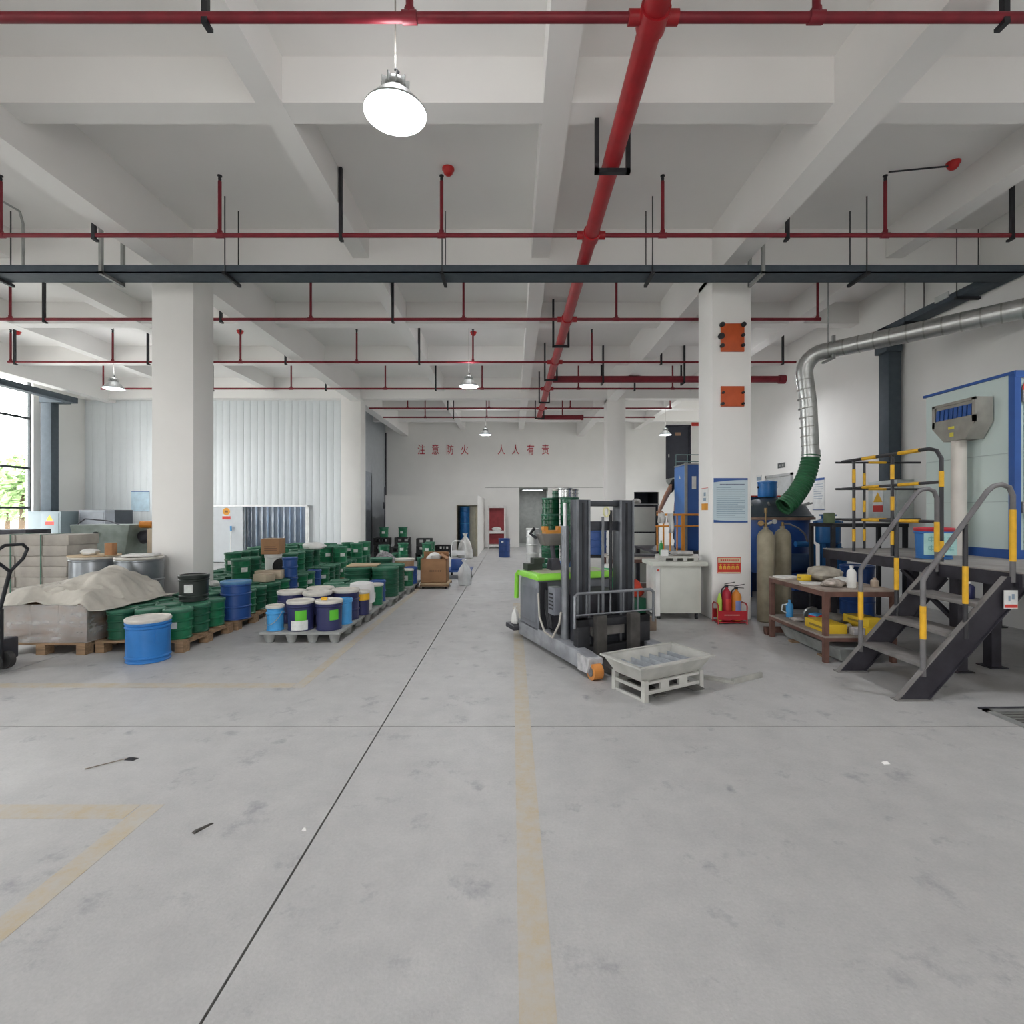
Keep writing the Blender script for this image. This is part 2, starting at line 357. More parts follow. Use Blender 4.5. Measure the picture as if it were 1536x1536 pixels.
# strip curtain doorway
d2 = struct(MB().box(DX0-.06,DX1+.06,PY-.07,PY+.0,DZ,DZ+.06).box(DX0-.07,DX0,PY-.05,PY+.15,0,DZ).box(DX1,DX1+.07,PY-.05,PY+.15,0,DZ).box(DX1+.09,DX1+.13,PY-.09,PY-.05,0,DZ).build('door_2', mat('aluminium_trim',(0.72,0.73,0.73),0.35,0.3)), 'aluminium framed doorway hung with clear plastic strips')
STRIP = glassmat('clear_pvc_strip', (0.80,0.86,0.93), 0.045)
ns = 11
for i in range(ns):
    w = (DX1-DX0)/ns; b = MB(); cx = DX0+w*(i+.5); off = .015 if i % 2 else 0
    p = []
    for k in range(7):
        t = -0.62+1.24*k/6; p.append((cx+t*w, PY+.02+off+.012*math.cos(t*4.0)))
    q = [(a, c+.004) for a, c in reversed(p)]
    b.prism(p+q, 'z', .04, DZ); b.build('curtain_strip', STRIP, d2)
sl = MB().box(PX(318,PY)-.3,DX0-.02,PY-.12,PY-.06,.02,DZ-.01).build('sliding_leaf', mat('grey_door_leaf',(0.50,0.53,0.55),0.5,var=.03), d2)
MB().box(PX(318,PY)-.3,DX1+.1,PY-.13,PY-.05,DZ,DZ+.05).build('slide_rail', mat('aluminium_trim',(0.7,0.7,0.7)), d2)

# ---- outdoors
GRASS = mat('yard_concrete', (0.62,0.62,0.60), 0.9)
struct(MB().box(-70,60,-70,90,-0.45,-0.26).build('yard_ground', GRASS), 'pale paved yard outside the windows')
LEAF = mat('tree_leaf_green', (0.30,0.42,0.20), 0.7, var=.3, scale=3)
def leafy(cx, cy, h, r, seed, lab):
    q = random.Random(seed); t = thing('tree', lab, 'tree', (cx,cy,-.26))
    MB().tube([(0,0,0),(.1,.05,h*.35),(0,.1,h*.7)],[.16,.12,.06],8).build('trunk', mat('bark',(.12,.08,.05),.9), t)
    b = MB()
    for i in range(900):
        u = Vector((q.gauss(0,1),q.gauss(0,1),q.gauss(0,1))).normalized()*(q.random()**.4)
        c = Vector((u.x*r, u.y*r, h*.66+u.z*h*.36)); n = Vector((q.gauss(0,1),q.gauss(0,1),q.gauss(0,1))).normalized()
        a = n.orthogonal().normalized()*.2; bb = n.cross(a).normalized()*.12
        b.add([c-a,c+bb,c+a,c-bb],[(0,1,2,3)])
    o = b.build('foliage', LEAF, t, smooth=False); o['kind'] = 'stuff'
leafy(-25.0,26.0,4.6,1.5,1,'leafy green tree outside the window behind the electrical cabinet')
leafy(-33.0,33.4,4.2,1.8,2,'broad leafy tree standing farther along the yard')

# ================================================================= PIPES, TRAYS, LAMPS
PZc = 4.98
mp = thing('sprinkler_main_pipe', 'thick red fire main pipe hung in black brackets along the aisle', 'pipe', (0,0,0))
MX = 0.965
MB().tube([(MX,-8.5,PZc),(MX,18.3,PZc)],.085,20).build('pipe', RED, mp)
for y in (3.50,6.255,8.98,11.54,14.03,16.68):
    b = MB().tube([(MX,y-.08,PZc),(MX,y+.08,PZc)],.102,18)
    b.tube([(MX-.17,y,PZc),(MX+.17,y,PZc)],.048,12); b.build('tee_collar', RED, mp)
for y in (-2.0,4.9,10.1,12.7,15.3,17.9):
    zt = CEIL_Z if y not in () else CEIL_Z
    b = MB().box(MX-.17,MX-.13,y,y+.04,PZc-.125,zt).box(MX+.13,MX+.17,y,y+.04,PZc-.125,zt).box(MX-.17,MX+.17,y,y+.05,PZc-.125,PZc-.085)
    b.build('bracket', BLACKST, mp)
# elbow and stub at the end
MB().tube([(MX,18.25,PZc),(MX+.1,18.3,PZc),(MX+1.5,18.3,PZc)],.085,16).tube([(MX+1.5,18.3,PZc),(MX+1.58,18.3,PZc)],.1,16).build('end_stub', DKRED, mp)
# cross main to the right wall
cm = thing('sprinkler_cross_main', 'thick dark red cross main pipe running to the wall above the blue machine', 'pipe')
MB().tube([(MX+.08,13.04,PZc),(6.86,13.04,PZc)],.085,18).build('pipe', DKRED, cm)
MB().tube([(6.80,13.04,PZc),(6.95,13.04,PZc)],.11,18).build('end_flange', DKRED, cm)
for x in (2.3,4.35):
    MB().box(x-.02,x+.02,12.9,12.94,PZc-.12,CEIL_Z).box(x-.02,x+.02,13.14,13.18,PZc-.12,CEIL_Z).box(x-.02,x+.02,12.9,13.18,PZc-.125,PZc-.088).build('bracket', BLACKST, cm)
# branch pipes
branches = [(3.50,-12.3,6.6,.033,[-12,-9.2,-6.4,-.70,2.08,4.73]),(6.255,-12.3,6.6,.027,[-9.2,-6.25,-3.57,-.86,1.84,4.56]),
    (8.98,-12.0,5.36,.026,[-8.8,-3.53,-.85,1.83,5.36]),(11.54,-11.3,6.4,.026,[-11.3,-9,-6.12,-3.5,-.88,1.80,4.4]),
    (14.03,-11.2,6.4,.026,[-11.2,-6.05,-3.47,-.82,1.82,4.4]),(16.68,-4.65,5.15,.026,[-3.4,-.75,1.9,5.15]),(18.28,-4.6,5.1,.026,[-3.1,-.9,1.8])]
stubM = {}
BL_ = ['red sprinkler branch pipe crossing above the bright aisle lamp','red sprinkler branch pipe crossing just in front of the dark cable tray','first red sprinkler branch pipe beyond the dark cable tray','second red sprinkler branch pipe beyond the dark cable tray','third red sprinkler branch pipe beyond the cable tray, before the far columns','red sprinkler branch pipe just behind the far columns','last thin red branch pipe before the red slogan wall']
for (y,x0,x1,r,rs) in branches:
    t = thing('sprinkler_branch_pipe',BL_.pop(0),'pipe',(0,0,0),0,'red sprinkler branch pipes')
    MB().tube([(x0,y,PZc),(x1,y,PZc)],r,12).build('pipe', DKRED, t)
    if r not in stubM:
        stubM[r] = (MB().tube([(0,0,0),(0,0,CEIL_Z-PZc-.16)],r*.8,10).mesh('riser'),
          MB().lathe([(.005,0),(.016,.0),(.02,.04),(.012,.06),(.028,.065),(.028,.075),(.004,.08)],10).mesh('sprinkler_head'),
          MB().tube([(-.05,0,0),(.05,0,0)],r*1.25,10).tube([(0,0,0),(0,0,.06)],r*1.1,10).mesh('tee'))
    a, hd, te = stubM[r]
    for x in rs:
        mkobj('riser', a, DKRED, t, (x,y,PZc)); mkobj('tee', te, DKRED, t, (x,y,PZc))
        mkobj('sprinkler_head', hd, BLACKST, t, (x,y,CEIL_Z-.165))
    for x in (-11.2,-8.2,-5.10,-2.24,.42,3.36,6.1):
        if x0 < x < x1:
            zt = {-5.10:MAINB+.3, -2.24:CEIL_Z, 3.36:MAINB+.25}.get(x, SECB+.1 if x == .42 else CEIL_Z)
            if x == .42: continue
            xx = x if x != -2.24 else -2.09
            MB().box(xx-.02,xx+.02,y-.028,y+.012,PZc-.04,zt).box(xx-.02,xx+.02,y-.03,y+.05,PZc-.06,PZc-.035).build('hanger', BLACKST, t)
# tray hangers may attach anywhere below
# cable tray across
TY0, TY1, TZ0, TZ1 = 6.83, 7.13, 4.795, 4.895
ct = thing('cable_tray','long dark grey cable tray crossing the hall in front of the columns','cable tray')
MB().box(-13.3,6.9,TY0,TY0+.015,TZ0,TZ1).box(-13.3,6.9,TY1-.015,TY1,TZ0,TZ1).box(-13.3,6.9,TY0,TY1,TZ0,TZ0+.012).box(-13.3,6.9,TY0-.004,TY1+.004,TZ1-.012,TZ1).build('trough', TRAYM, ct)
for x in (-10.2,-7.0,-3.82,-.93,1.87,4.72):
    MB().tube([(x,TY0-.02,TZ0-.03),(x,TY0-.02,CEIL_Z)],.008,6).tube([(x,TY1+.02,TZ0-.03),(x,TY1+.02,CEIL_Z)],.008,6).build('hanger_rod', BLACKST, ct)
    MB().box(x-.02,x+.02,TY0-.06,TY1+.06,TZ0-.045,TZ0-.005).build('support_bar', BLACKST, ct)
LGT = mat('light_angle_steel',(0.33,0.34,0.33),0.5,0.4)
for x in (-5.45,3.33):
    MB().box(x-.02,x+.02,TY0-.06,TY0-.02,TZ0-.04,CEIL_Z).box(x-.02,x+.02,TY1+.02,TY1+.06,TZ0-.04,CEIL_Z).box(x-.02,x+.02,TY0-.06,TY1+.06,TZ0-.045,TZ0-.005).build('frame_hanger', LGT, ct)
# wall tray right
wt = thing('wall_cable_tray','dark grey cable tray dropping down the white wall to a cabinet','cable tray')
MB().box(6.62,6.9,7.13,9.35,TZ0,TZ1).build('trough', TRAYM, wt, bevel=.006)
MB().prism([(9.05,TZ1),(9.35,TZ1),(9.35,4.45),(9.05,4.45)],'x',6.62,6.9).build('elbow', TRAYM, wt)
MB().box(6.68,6.9,9.08,9.33,2.16,4.46).build('drop', TRAYM, wt, bevel=.006)
MB().box(6.60,6.62,7.75,8.0,TZ0+.06,TZ0+.15).build('tray_sticker', mat('pale_sticker',(.5,.52,.5),.6), wt)
for y in (7.6,8.6):
    MB().tube([(6.60,y,TZ0),(6.60,y,CEIL_Z)],.007,6).tube([(6.92,y,TZ0),(6.92,y,CEIL_Z)],.007,6).build('hanger_rod', BLACKST, wt)
    MB().box(6.58,6.94,y-.02,y+.02,TZ0-.04,TZ0).build('support_bar', BLACKST, wt)
# wall tray left
wl = thing('window_cable_tray','dark cable tray along the window wall dropping to a cabinet','cable tray')
MB().box(-12.75,-12.5,1.0,14.75,4.72,4.88).build('trough', TRAYM, wl, bevel=.006)
MB().box(-13.42,-12.76,14.53,14.82,4.715,4.885).build('elbow', TRAYM, wl)
MB().box(-13.4,-13.1,14.55,14.8,1.62,4.80).build('drop', TRAYM, wl, bevel=.006)
for y in (6,9,12):
    MB().tube([(-12.76,y,4.7),(-12.76,y,CEIL_Z)],.007,6).tube([(-12.48,y,4.7),(-12.48,y,CEIL_Z)],.007,6).build('hanger_rod', BLACKST, wl)

# ceiling fire detectors
DETR = mat('red_detector',(0.5,0.02,0.02),0.4)
for (x,y) in [(-.78,6.26),(-6.3,11.86),(-.9,11.95),(-11.5,11.9)]:
    t = tag(MB().lathe([(.075,0),(.075,-.02),(.06,-.035),(.055,-.06),(.03,-.085),(.004,-.09)],16).build('fire_detector', DETR, None, (x,y,CEIL_Z)),'small round red fire detector on the ceiling','detector','ceiling fire detectors')
t = thing('fire_detector','red fire detector at the end of a thin diagonal conduit','detector',(5.30,6.15,CEIL_Z))
MB().lathe([(.075,0),(.075,-.02),(.06,-.035),(.055,-.06),(.03,-.085),(.004,-.09)],16).build('detector_body', DETR, t)
MB().tube([(0,0,-.04),(-.70,.1,-.05)],.010,6).build('conduit', BLACKST, t)
# conduit on left beam
tag(MB().tube([(-7.3,4.2,5.78),(-6.9,5.6,5.78),(-6.78,7.05,5.74),(-6.78,7.1,5.6),(-6.78,7.1,4.9)],.016,8).build('conduit', LGT),'thin grey conduit bending down to the cable tray','conduit')

# pendant lamps
LIT = mat('lamp_glow',(.9,.95,1),.4,emit=(0.86,0.95,1.0),estr=26)
SHADE = mat('lamp_shade_white',(.86,.90,.92),.35,var=.02,emit=(0.85,0.94,1.0),estr=1.6)
SHOUT = mat('lamp_aluminium',(.33,.345,.33),.5,.2)
def lamp(x,y,label,zl=4.42,power=55):
    t = thing('pendant_lamp', label, 'lamp', (x,y,zl), 0, 'high bay pendant lamps')
    MB().lathe([(.212,.0),(.218,-.006),(.218,.006),(.132,.107),(.077,.158),(.072,.155),(.127,.104),(.210,.004),(.212,0)],36,caps=False).build('shade', SHOUT, t)
    MB().lathe([(.209,.001),(.124,.101),(.069,.150),(.066,.148),(.120,.098),(.204,.000),(.209,.001)],36,caps=False).build('reflector', SHADE, t)
    MB().lathe([(.02,.148),(.068,.146),(.09,.118),(.085,.112),(.02,.11)],24).build('led_plate', LIT, t)
    b = MB().lathe([(.07,.152),(.075,.16),(.075,.2),(.05,.24),(.03,.25)],16)
    for i in range(10):
        a = 2*math.pi*i/10; b.bar((.05*math.cos(a),.05*math.sin(a),.19),(.1*math.cos(a),.1*math.sin(a),.19),.008,.07)
    b.build('heat_sink', SHOUT, t)
    MB().tube([(0,0,.25),(.02,0,.29),(0,0,.31)],.012,8).build('hook', BLACKST, t)
    MB().tube([(0,0,.30),(0,0,CEIL_Z-zl)],.006,6).build('cord', mat('cord_grey',(.3,.29,.26),.6), t)
    l = bpy.data.lights.new('lamp_light','AREA'); l.shape='DISK'; l.size=.36; l.energy=power; l.color=(.96,.97,1)
    lo = bpy.data.objects.new('lamp_light', l); COL.objects.link(lo); lo.parent = t; lo.location=(0,0,.006)
    l2 = bpy.data.lights.new('ceiling_fill_light','POINT'); l2.energy=power*.14; l2.color=(.96,.97,1); l2.shadow_soft_size=.12  # point light added above the opaque shade to brighten the ceiling
    lo2 = bpy.data.objects.new('ceiling_fill_light', l2); COL.objects.link(lo2); lo2.parent = t; lo2.location=(0,0,.42)
lamp(-.825,3.62,'bright white pendant lamp hanging over the open aisle')
lamp(-.97,11.5,'white pendant lamp hanging in front of the red slogan wall, beyond the cable tray')
lamp(-9.1,11.7,'white pendant lamp hanging near the tall window')
lamp(-.97,18.7,'small pendant lamp hanging beside the red slogan')
lamp(5.6,18.7,'small pendant lamp hanging before the dark upper door')
lamp(5.2,11.8,'unseen white pendant lamp added behind the column with orange plates',power=34)  # hidden by the column, added to brighten the right wall
for (x,y) in [(-9.1,3.6),(-9.1,-4),(-.9,-4),(5.2,-4),(5.2,3.4)]:  # unseen lamps for extra light, the one near the booth for the right wall
    lamp(x,y,'unseen white pendant lamp lighting the hall from out of view',power=36 if x > 5 else 58)

# galvanised duct and green hose
du = thing('exhaust_duct','galvanised spiral exhaust duct bending down into a green flexible hose','duct')
p0 = Vector((7.0,6.0,4.2)); p1 = Vector((4.86,8.52,4.2)); dr = (p1-p0).normalized()
path = [p0, p0+dr*1.2, p1-dr*.28]
for k in range(1,6):
    a = R(90)*k/6; path.append(p1-dr*.28+dr*.28*math.sin(a)-Vector((0,0,.28*(1-math.cos(a)))))
path += [p1-Vector((0,0,.28)), Vector((4.93,8.52,3.4)), Vector((4.97,8.52,2.55))]
MB().tube(path,.13,24).build('duct', GALV, du)
SEAM = mat('duct_seam_dark',(.36,.36,.34),.45,.8)
for i in range(16):
    q = p0+dr*(.1+i*.2)
    if (q-p0).length < (p1-p0).length-.3: MB().tube([q,q+dr*.02],.1315,24).build('seam_ring', SEAM, du)
for i in range(8):
    z = 3.8-i*.155; xx = 4.86+(3.92-z)/(3.92-2.55)*.11
    MB().tube([(xx,8.52,z),(xx+.0015,8.52,z-.018)],.1315,24).build('seam_ring', SEAM, du)
MB().tube([(4.97,8.52,2.62),(4.975,8.52,2.5)],.142,24).build('clamp_ring', GALV, du)
hp = []; hr = []
ctrl = [Vector((4.975,8.52,2.54)),Vector((4.93,8.5,2.2)),Vector((4.74,8.45,1.88)),Vector((4.44,8.38,1.68))]
N = 70
for i in range(N+1):
    t = i/N; q = (1-t)**3*ctrl[0]+3*(1-t)**2*t*ctrl[1]+3*(1-t)*t*t*ctrl[2]+t**3*ctrl[3]
    hp.append(q); hr.append(.135+(.010 if i % 4 < 2 else -.004)+.012*t)
MB().tube(hp,hr,24,caps=False).build('flexible_hose', mat('green_hose',(.03,.14,.06),.5,var=.15), du)
MB().box(5.08,5.12,8.12,8.4,4.03,4.06).box(5.08,5.12,8.1,8.14,4.03,4.4).tube([(5.1,8.26,4.32),(5.1,8.26,CEIL_Z)],.012,8).build('hanger', LGT, du)

# ================================================================= PAILS, DRUMS, PALLETS (left and middle)
GREEN = mat('green_pail_paint', (0.014,0.145,0.066), 0.28, var=.15, scale=7)
DGREEN = mat('dark_green_pail_paint', (0.011,0.085,0.045), 0.32, var=.2, scale=7)
GLID = mat('green_lid_dusty', (0.045,0.16,0.10), 0.5, var=.25, scale=9)
BLUE = mat('bright_blue_paint', (0.025,0.17,0.48), 0.35, var=.1, scale=6)
DBLUE = mat('deep_blue_paint', (0.02,0.07,0.25), 0.4, var=.12, scale=6)
NAVY = mat('navy_pail_paint', (0.028,0.032,0.10), 0.3, var=.12, scale=6)
LBLUE = mat('light_blue_paint', (0.06,0.30,0.62), 0.35, var=.1, scale=6)
BLKP = mat('black_pail_plastic', (0.018,0.025,0.022), 0.4, var=.2)
WLID = mat('dusty_white_lid', (0.60,0.58,0.53), 0.6, var=.12, scale=9)
STEELD = mat('bare_steel_drum', (0.27,0.29,0.31), 0.33, .8, var=.15, scale=5)
WPL = mat('white_plastic', (0.72,0.72,0.70), .5, var=.06)
STK = mat('white_sticker', (0.62,0.64,0.62), .6, var=.12, scale=20)
GSTK = mat('lime_sticker', (0.10,0.45,0.03), .55, var=.05)
TAN = mat('kraft_fibre', (0.42,0.27,0.15), .8, var=.12, scale=8)
CARD = mat('brown_cardboard', (0.36,0.20,0.105), .85, var=.12, scale=5)
CARDB = mat('beige_cardboard', (0.48,0.40,0.30), .85, var=.12, scale=5)
WOOD = mat('pallet_wood', (0.26,0.17,0.10), .85, var=.3, scale=5, stretch=(1,8,8), bump=.2)
LWOOD = mat('pale_wood', (0.50,0.38,0.24), .8, var=.2, scale=5, stretch=(1,8,8))
GPL = mat('grey_pallet_plastic', (0.30,0.31,0.30), .65, var=.15, scale=8)
def patch(r, a0, a1, z0, z1, n=6):
    b = MB(); pts = []
    for i in range(n+1):
        a = a0+(a1-a0)*i/n; pts.append((math.cos(a), math.sin(a)))
    poly = [(p*(r+.003), q*(r+.003)) for p, q in pts]+[(p*(r-.004), q*(r-.004)) for p, q in reversed(pts)]
    return b.prism(poly, 'z', z0, z1)
def pail(name, label, cat, r, h, bm_, lm, ribs=(), stickers=(), bail=False, taper=.95, n=22, group=None, lidh=.03, bung=False):
    t = thing(name, label, cat, (0,0,0), 0, group)
    pr = [(r*taper,0),(r*taper+.006,.004),(r*taper+.006,.014),(r*taper,.02)]
    for zc in ribs:
        rr = r*(taper+(1-taper)*zc); z = zc*h
        pr += [(rr,z-.016),(rr+.010,z-.007),(rr+.010,z+.007),(rr,z+.016)]
    pr += [(r,h-lidh-.012)]
    MB().lathe(pr, n).build('body', bm_, t)
    MB().lathe([(r,h-lidh-.014),(r+.011,h-lidh),(r+.011,h-.008),(r+.004,h),(r-.012,h),(r-.02,h-.012),(.002,h-.010)], n).build('lid', lm, t)
    for (a, wa, z0, z1, m) in stickers:
        patch(r*(taper+(1-taper)*.5)+.004, R(a-wa), R(a+wa), z0*h, z1*h).build('sticker', m, t)
    if bail:
        pts = []
        for i in range(11):
            a = math.pi*(1+i/10); q = .35
            pts.append(((r+.012)*math.cos(a), (r+.014)*math.sin(a), h*.78+math.sin(a)*h*.52))
        MB().tube(pts,.004,6).build('bail_handle', GALV, t)
    if bung:
        MB().lathe([(.03,h-.012),(.03,h+.006),(.005,h+.008)],10,(r*.55,0,0)).build('bung', GALV, t)
    return t
def pallet_wood(w, d):
    t = thing('wooden_pallet','','pallet')
    nb = 6
    for i in range(nb):
        y = -d/2+.05+(d-.1)*i/(nb-1); mkobj('deck_board', DB[0] if DB else DB.append(MB().box(-w/2,w/2,-.046,.046,0,.02).mesh('deck_board')) or DB[0], WOOD, t, (0,y,.112))
    for x in (-w/2+.05,0,w/2-.05):
        MB().box(x-.05,x+.05,-d/2,d/2,.09,.112).build('stringer_board', WOOD, t)
        for y in (-d/2+.06,0,d/2-.06): mkobj('block', BL[0] if BL else BL.append(MB().box(-.05,.05,-.06,.06,.0,.09).mesh('block')) or BL[0], WOOD, t, (x,y,0))
    return t
DB = []; BL = []
wp = pallet_wood(1.0,1.04)
def plastic_pallet(w, d):
    t = thing('plastic_pallet','','pallet')
    MB().box(-w/2,w/2,-d/2,d/2,.105,.14).build('deck', GPL, t, bevel=.008)
    me = MB().lathe([(.045,0),(.05,.01),(.075,.105)],12).mesh('foot')
    for x in (-w/2+.09,-.13,.13,w/2-.09):
        for y in (-d/2+.09,0,d/2-.09): mkobj('foot', me, GPL, t, (x,y,0))
    return t
pp = plastic_pallet(.98,1.1)
used = set()
PLACED = []
def place(root, x, y, z=0.0, rz=0.0, label=None, group=None):
    PLACED.append((x,y))
    if root.name not in used:
        used.add(root.name); root.location = (x,y,z); root.rotation_euler.z = rz
        if label: root['label'] = label
        if group: root['group'] = group
        return root
    return dup(root, (x,y,z), rz, label, group)

PR = {}
PR['g'] = pail('green_pail','green steel paint pail with a hooped lid on the wooden pallets','pail',.146,.345,GREEN,GLID,(.33,.62),((-90,20,.38,.62,STK),),group='green pails on the wooden pallets')
PR['d'] = pail('dark_green_pail','dark green steel paint pail without a sticker on the wooden pallets','pail',.146,.345,DGREEN,GLID,(.33,.62,.85),(),group='dark green pails on the wooden pallets')
PR['k'] = pail('black_pail','black plastic pail with a white sticker standing on green pails','pail',.165,.33,BLKP,BLKP,(.2,.8,.9),((-80,17,.35,.66,STK),))
PR['b'] = pail('blue_drum','tall deep blue steel drum beside the black pail','drum',.185,.52,DBLUE,mat('blue_lid_dusty',(.10,.24,.42),.5,var=.2),(.33,.66,.9),(),taper=1.0)
PR['B'] = pail('blue_drum','bright blue steel drum with a white lid standing on the floor before the pallets','drum',.205,.465,BLUE,WLID,(.12,.80,.88),((-20,18,.45,.75,BLUE),),taper=.99)
PR['s'] = pail('small_blue_drum','slim blue steel drum among the green pails on wooden pallets','drum',.12,.34,DBLUE,DBLUE,(.5,),(),taper=1.0, group='slim blue drums among the green pails')
PR['n'] = pail('navy_pail','navy pail with a lime green sticker and a white sticker, on grey pallet','pail',.158,.365,NAVY,WLID,(.82,.88),((-68,24,.36,.70,GSTK),(-74,36,.04,.36,STK)))
PR['m'] = pail('navy_pail','navy pail with one lime green sticker and a yellow tag on its lid','pail',.158,.365,NAVY,WLID,(.82,.88),((-48,20,.36,.70,GSTK),))
PR['N'] = pail('navy_drum','navy steel drum with a dusty white lid behind the stickered pails','drum',.175,.41,NAVY,WLID,(.33,.66),(),taper=1.0, group='navy drums on the grey plastic pallet')
PR['l'] = pail('light_blue_pail','light blue pail with a wire handle hanging across its front','pail',.10,.31,LBLUE,WLID,(.7,.9),(),True)
PR['t'] = pail('light_blue_can','slim light blue steel can beside the navy pails','can',.095,.33,LBLUE,LBLUE,(.88,),(),taper=1.0)
PR['h'] = pail('hooped_green_drum','stout green steel drum ringed with many hoops on the grey pallets','drum',.225,.50,DGREEN,GLID,(.12,.28,.44,.60,.76,.9),(),taper=1.0, group='hooped green drums on the grey pallets')
PR['f'] = pail('fibre_drum','tan fibre drum with a white lid behind the hooped green drums','drum',.20,.48,TAN,WLID,(),((-90,14,.35,.55,DGREEN),),taper=1.0)
PR['w'] = pail('white_pail','white plastic pail under the brown carton by the strip curtain','pail',.14,.36,WPL,WPL,(.85,),())
PR['e'] = pail('small_green_pail','small green pail with a pale lid at the corner of the grey pallet','pail',.115,.33,GREEN,WLID,(.3,.86),((-100,26,.35,.62,STK),))
# ---- wooden pallets (left block)
A = [(-4.23,6.33),(-4.21,7.44),(-4.2,8.55),(-4.2,9.66),(-4.2,10.77),(-4.2,11.9),(-4.2,13.1),(-5.35,9.0),(-5.35,10.15),(-5.35,11.3),(-5.35,12.5)]
for i,(x,y) in enumerate(A):
    place(wp, x, y, 0, 0, 'worn wooden pallet of green pails '+['behind the bright blue floor drum','with the tall deep blue drum','under the beige foam block','under the brown carton','beyond the brown carton','beside the fibre drum','near the far panel corner','behind the square column','inward of the brown carton pallet','inward of the white sack pallet','against the panelled room'][i], 'wooden pallets under the green pails')
q = random.Random(11)
PLAB = ['behind the bright blue floor drum','holding the tall deep blue drum','under the beige foam block','under the brown carton','beyond the brown carton','beside the fibre drum','near the far panel corner','hidden behind the square column','inward of the brown carton pallet','inward of the white sack pallet','against the panelled room']
for i,(px_,py_) in enumerate(A):
    for ix in range(3):
        for iy in range(3):
            x = px_+(ix-1)*.325+q.uniform(-.003,.003); y = py_+(iy-1)*.335+q.uniform(-.003,.003); z = .132
            if i == 1 and ix == 2 and iy == 0:
                place(PR['b'], px_+.385, py_-.345, z); continue
            if i == 2 and ix == 2 and iy == 2: place(PR['s'], x+.02, y, z); place(PR['s'], x+.02, y, z+.345); continue
            if i == 3 and ix == 2 and iy == 2: place(PR['s'], x+.02, y, z); continue
            k = 'g' if q.random() < .5 else 'd'
            place(PR[k], x, y, z, q.uniform(-.5,.9), ('green pail with white sticker' if k == 'g' else 'plain dark green pail')+', bottom layer, on the pallet '+PLAB[i], 'green pails on the pallet '+PLAB[i])
            two = {2:(ix == 0 and iy > 0), 3:(ix > 0 and iy > 0), 4:(ix < 2), 5:(ix == 1 or iy == 0), 6:(ix+iy) % 2 == 0, 8:(ix == 1), 9:(iy > 0), 10:True}.get(i, False)
            if two and q.random() < .8:
                k = 'g' if q.random() < .6 else 'd'; place(PR[k], x, y, z+.346, q.uniform(-.5,.9), ('green pail with white sticker' if k == 'g' else 'plain dark green pail')+', upper layer, on the pallet '+PLAB[i], 'green pails on the pallet '+PLAB[i])
place(PR['B'], -3.945, 5.555, 0, 0)
place(PR['k'], -4.05, 6.52, .132+.346, 0)
# things lying on the pails
def carton(name, label, w, d, h, x, y, z, rz, m=CARD, marks=()):
    t = thing(name, label, 'box', (x,y,z), rz)
    MB().box(-w/2,w/2,-d/2,d/2,0,h).build('body', m, t, bevel=.006)
    MB().box(-w/2-.001,w/2+.001,-.025,.025,h-.004,h+.0015).build('tape', mat('packing_tape',(.45,.33,.2),.3), t)
    for (x0,x1,z0,z1,mm) in marks: MB().box(x0,x1,-d/2-.0015,-d/2,z0,z1).build('print', mm, t)
    return t
INK = mat('faded_print', (.16,.09,.06), .8)
carton('foam_block','beige foam block lying on the green pails before the strip curtain',.42,.2,.14,-4.08,8.62,.478,.15,CARDB)
carton('small_carton','small beige carton tilted on the green pails below the foam block',.26,.2,.12,-4.02,8.30,.478,-.3,CARDB)
place(PR['w'], -4.35, 9.33, .478)
carton('brown_carton','brown carton with rows of red print on the white pail',.32,.3,.28,-4.35,9.33,.478+.362,.05,CARD,[(-.1,.12,.10,.112,INK),(-.1,.12,.07,.082,INK),(-.1,.1,.13,.142,INK)])
disc = thing('black_disc','black round rubber disc leaning on the green pails','disc',(-4.08,9.06,.635))
MB().tube([(0,-.02,0),(0,.02,.0)],.15,28).build('rim', mat('black_rubber',(.012,.012,.013),.6), disc)
MB().tube([(0,-.028,0),(0,-.018,0)],.05,16).build('hub', BLACKST, disc)
def lump(name, label, cat, x, y, z, sx, sy, sz, m, seed, group=None):
    qq = random.Random(seed); b = MB(); n, mrow = 14, 8
    ph = [qq.uniform(0,6.3) for _ in range(6)]
    for i in range(mrow+1):
        th = math.pi*i/mrow
        for j in range(n):
            a = 2*math.pi*j/n; k = 1+.13*math.sin(2*a+ph[0]+th*2)+.09*math.sin(3*a+ph[1]-th*3)+.06*math.sin(5*a+ph[2])+.05*qq.uniform(-1,1)
            zz = math.cos(th); zz = max(zz, -.75)
            b.v.append((sx*k*math.sin(th)*math.cos(a), sy*k*math.sin(th)*math.sin(a), sz*(zz+.75)/1.75*(.9+.1*k)))
    for i in range(mrow):
        for j in range(n):
            k = (j+1) % n; b.f.append((i*n+j,(i+1)*n+j,(i+1)*n+k,i*n+k))
    return tag(b.build(name, m, None, (x,y,z)), label, cat, group)
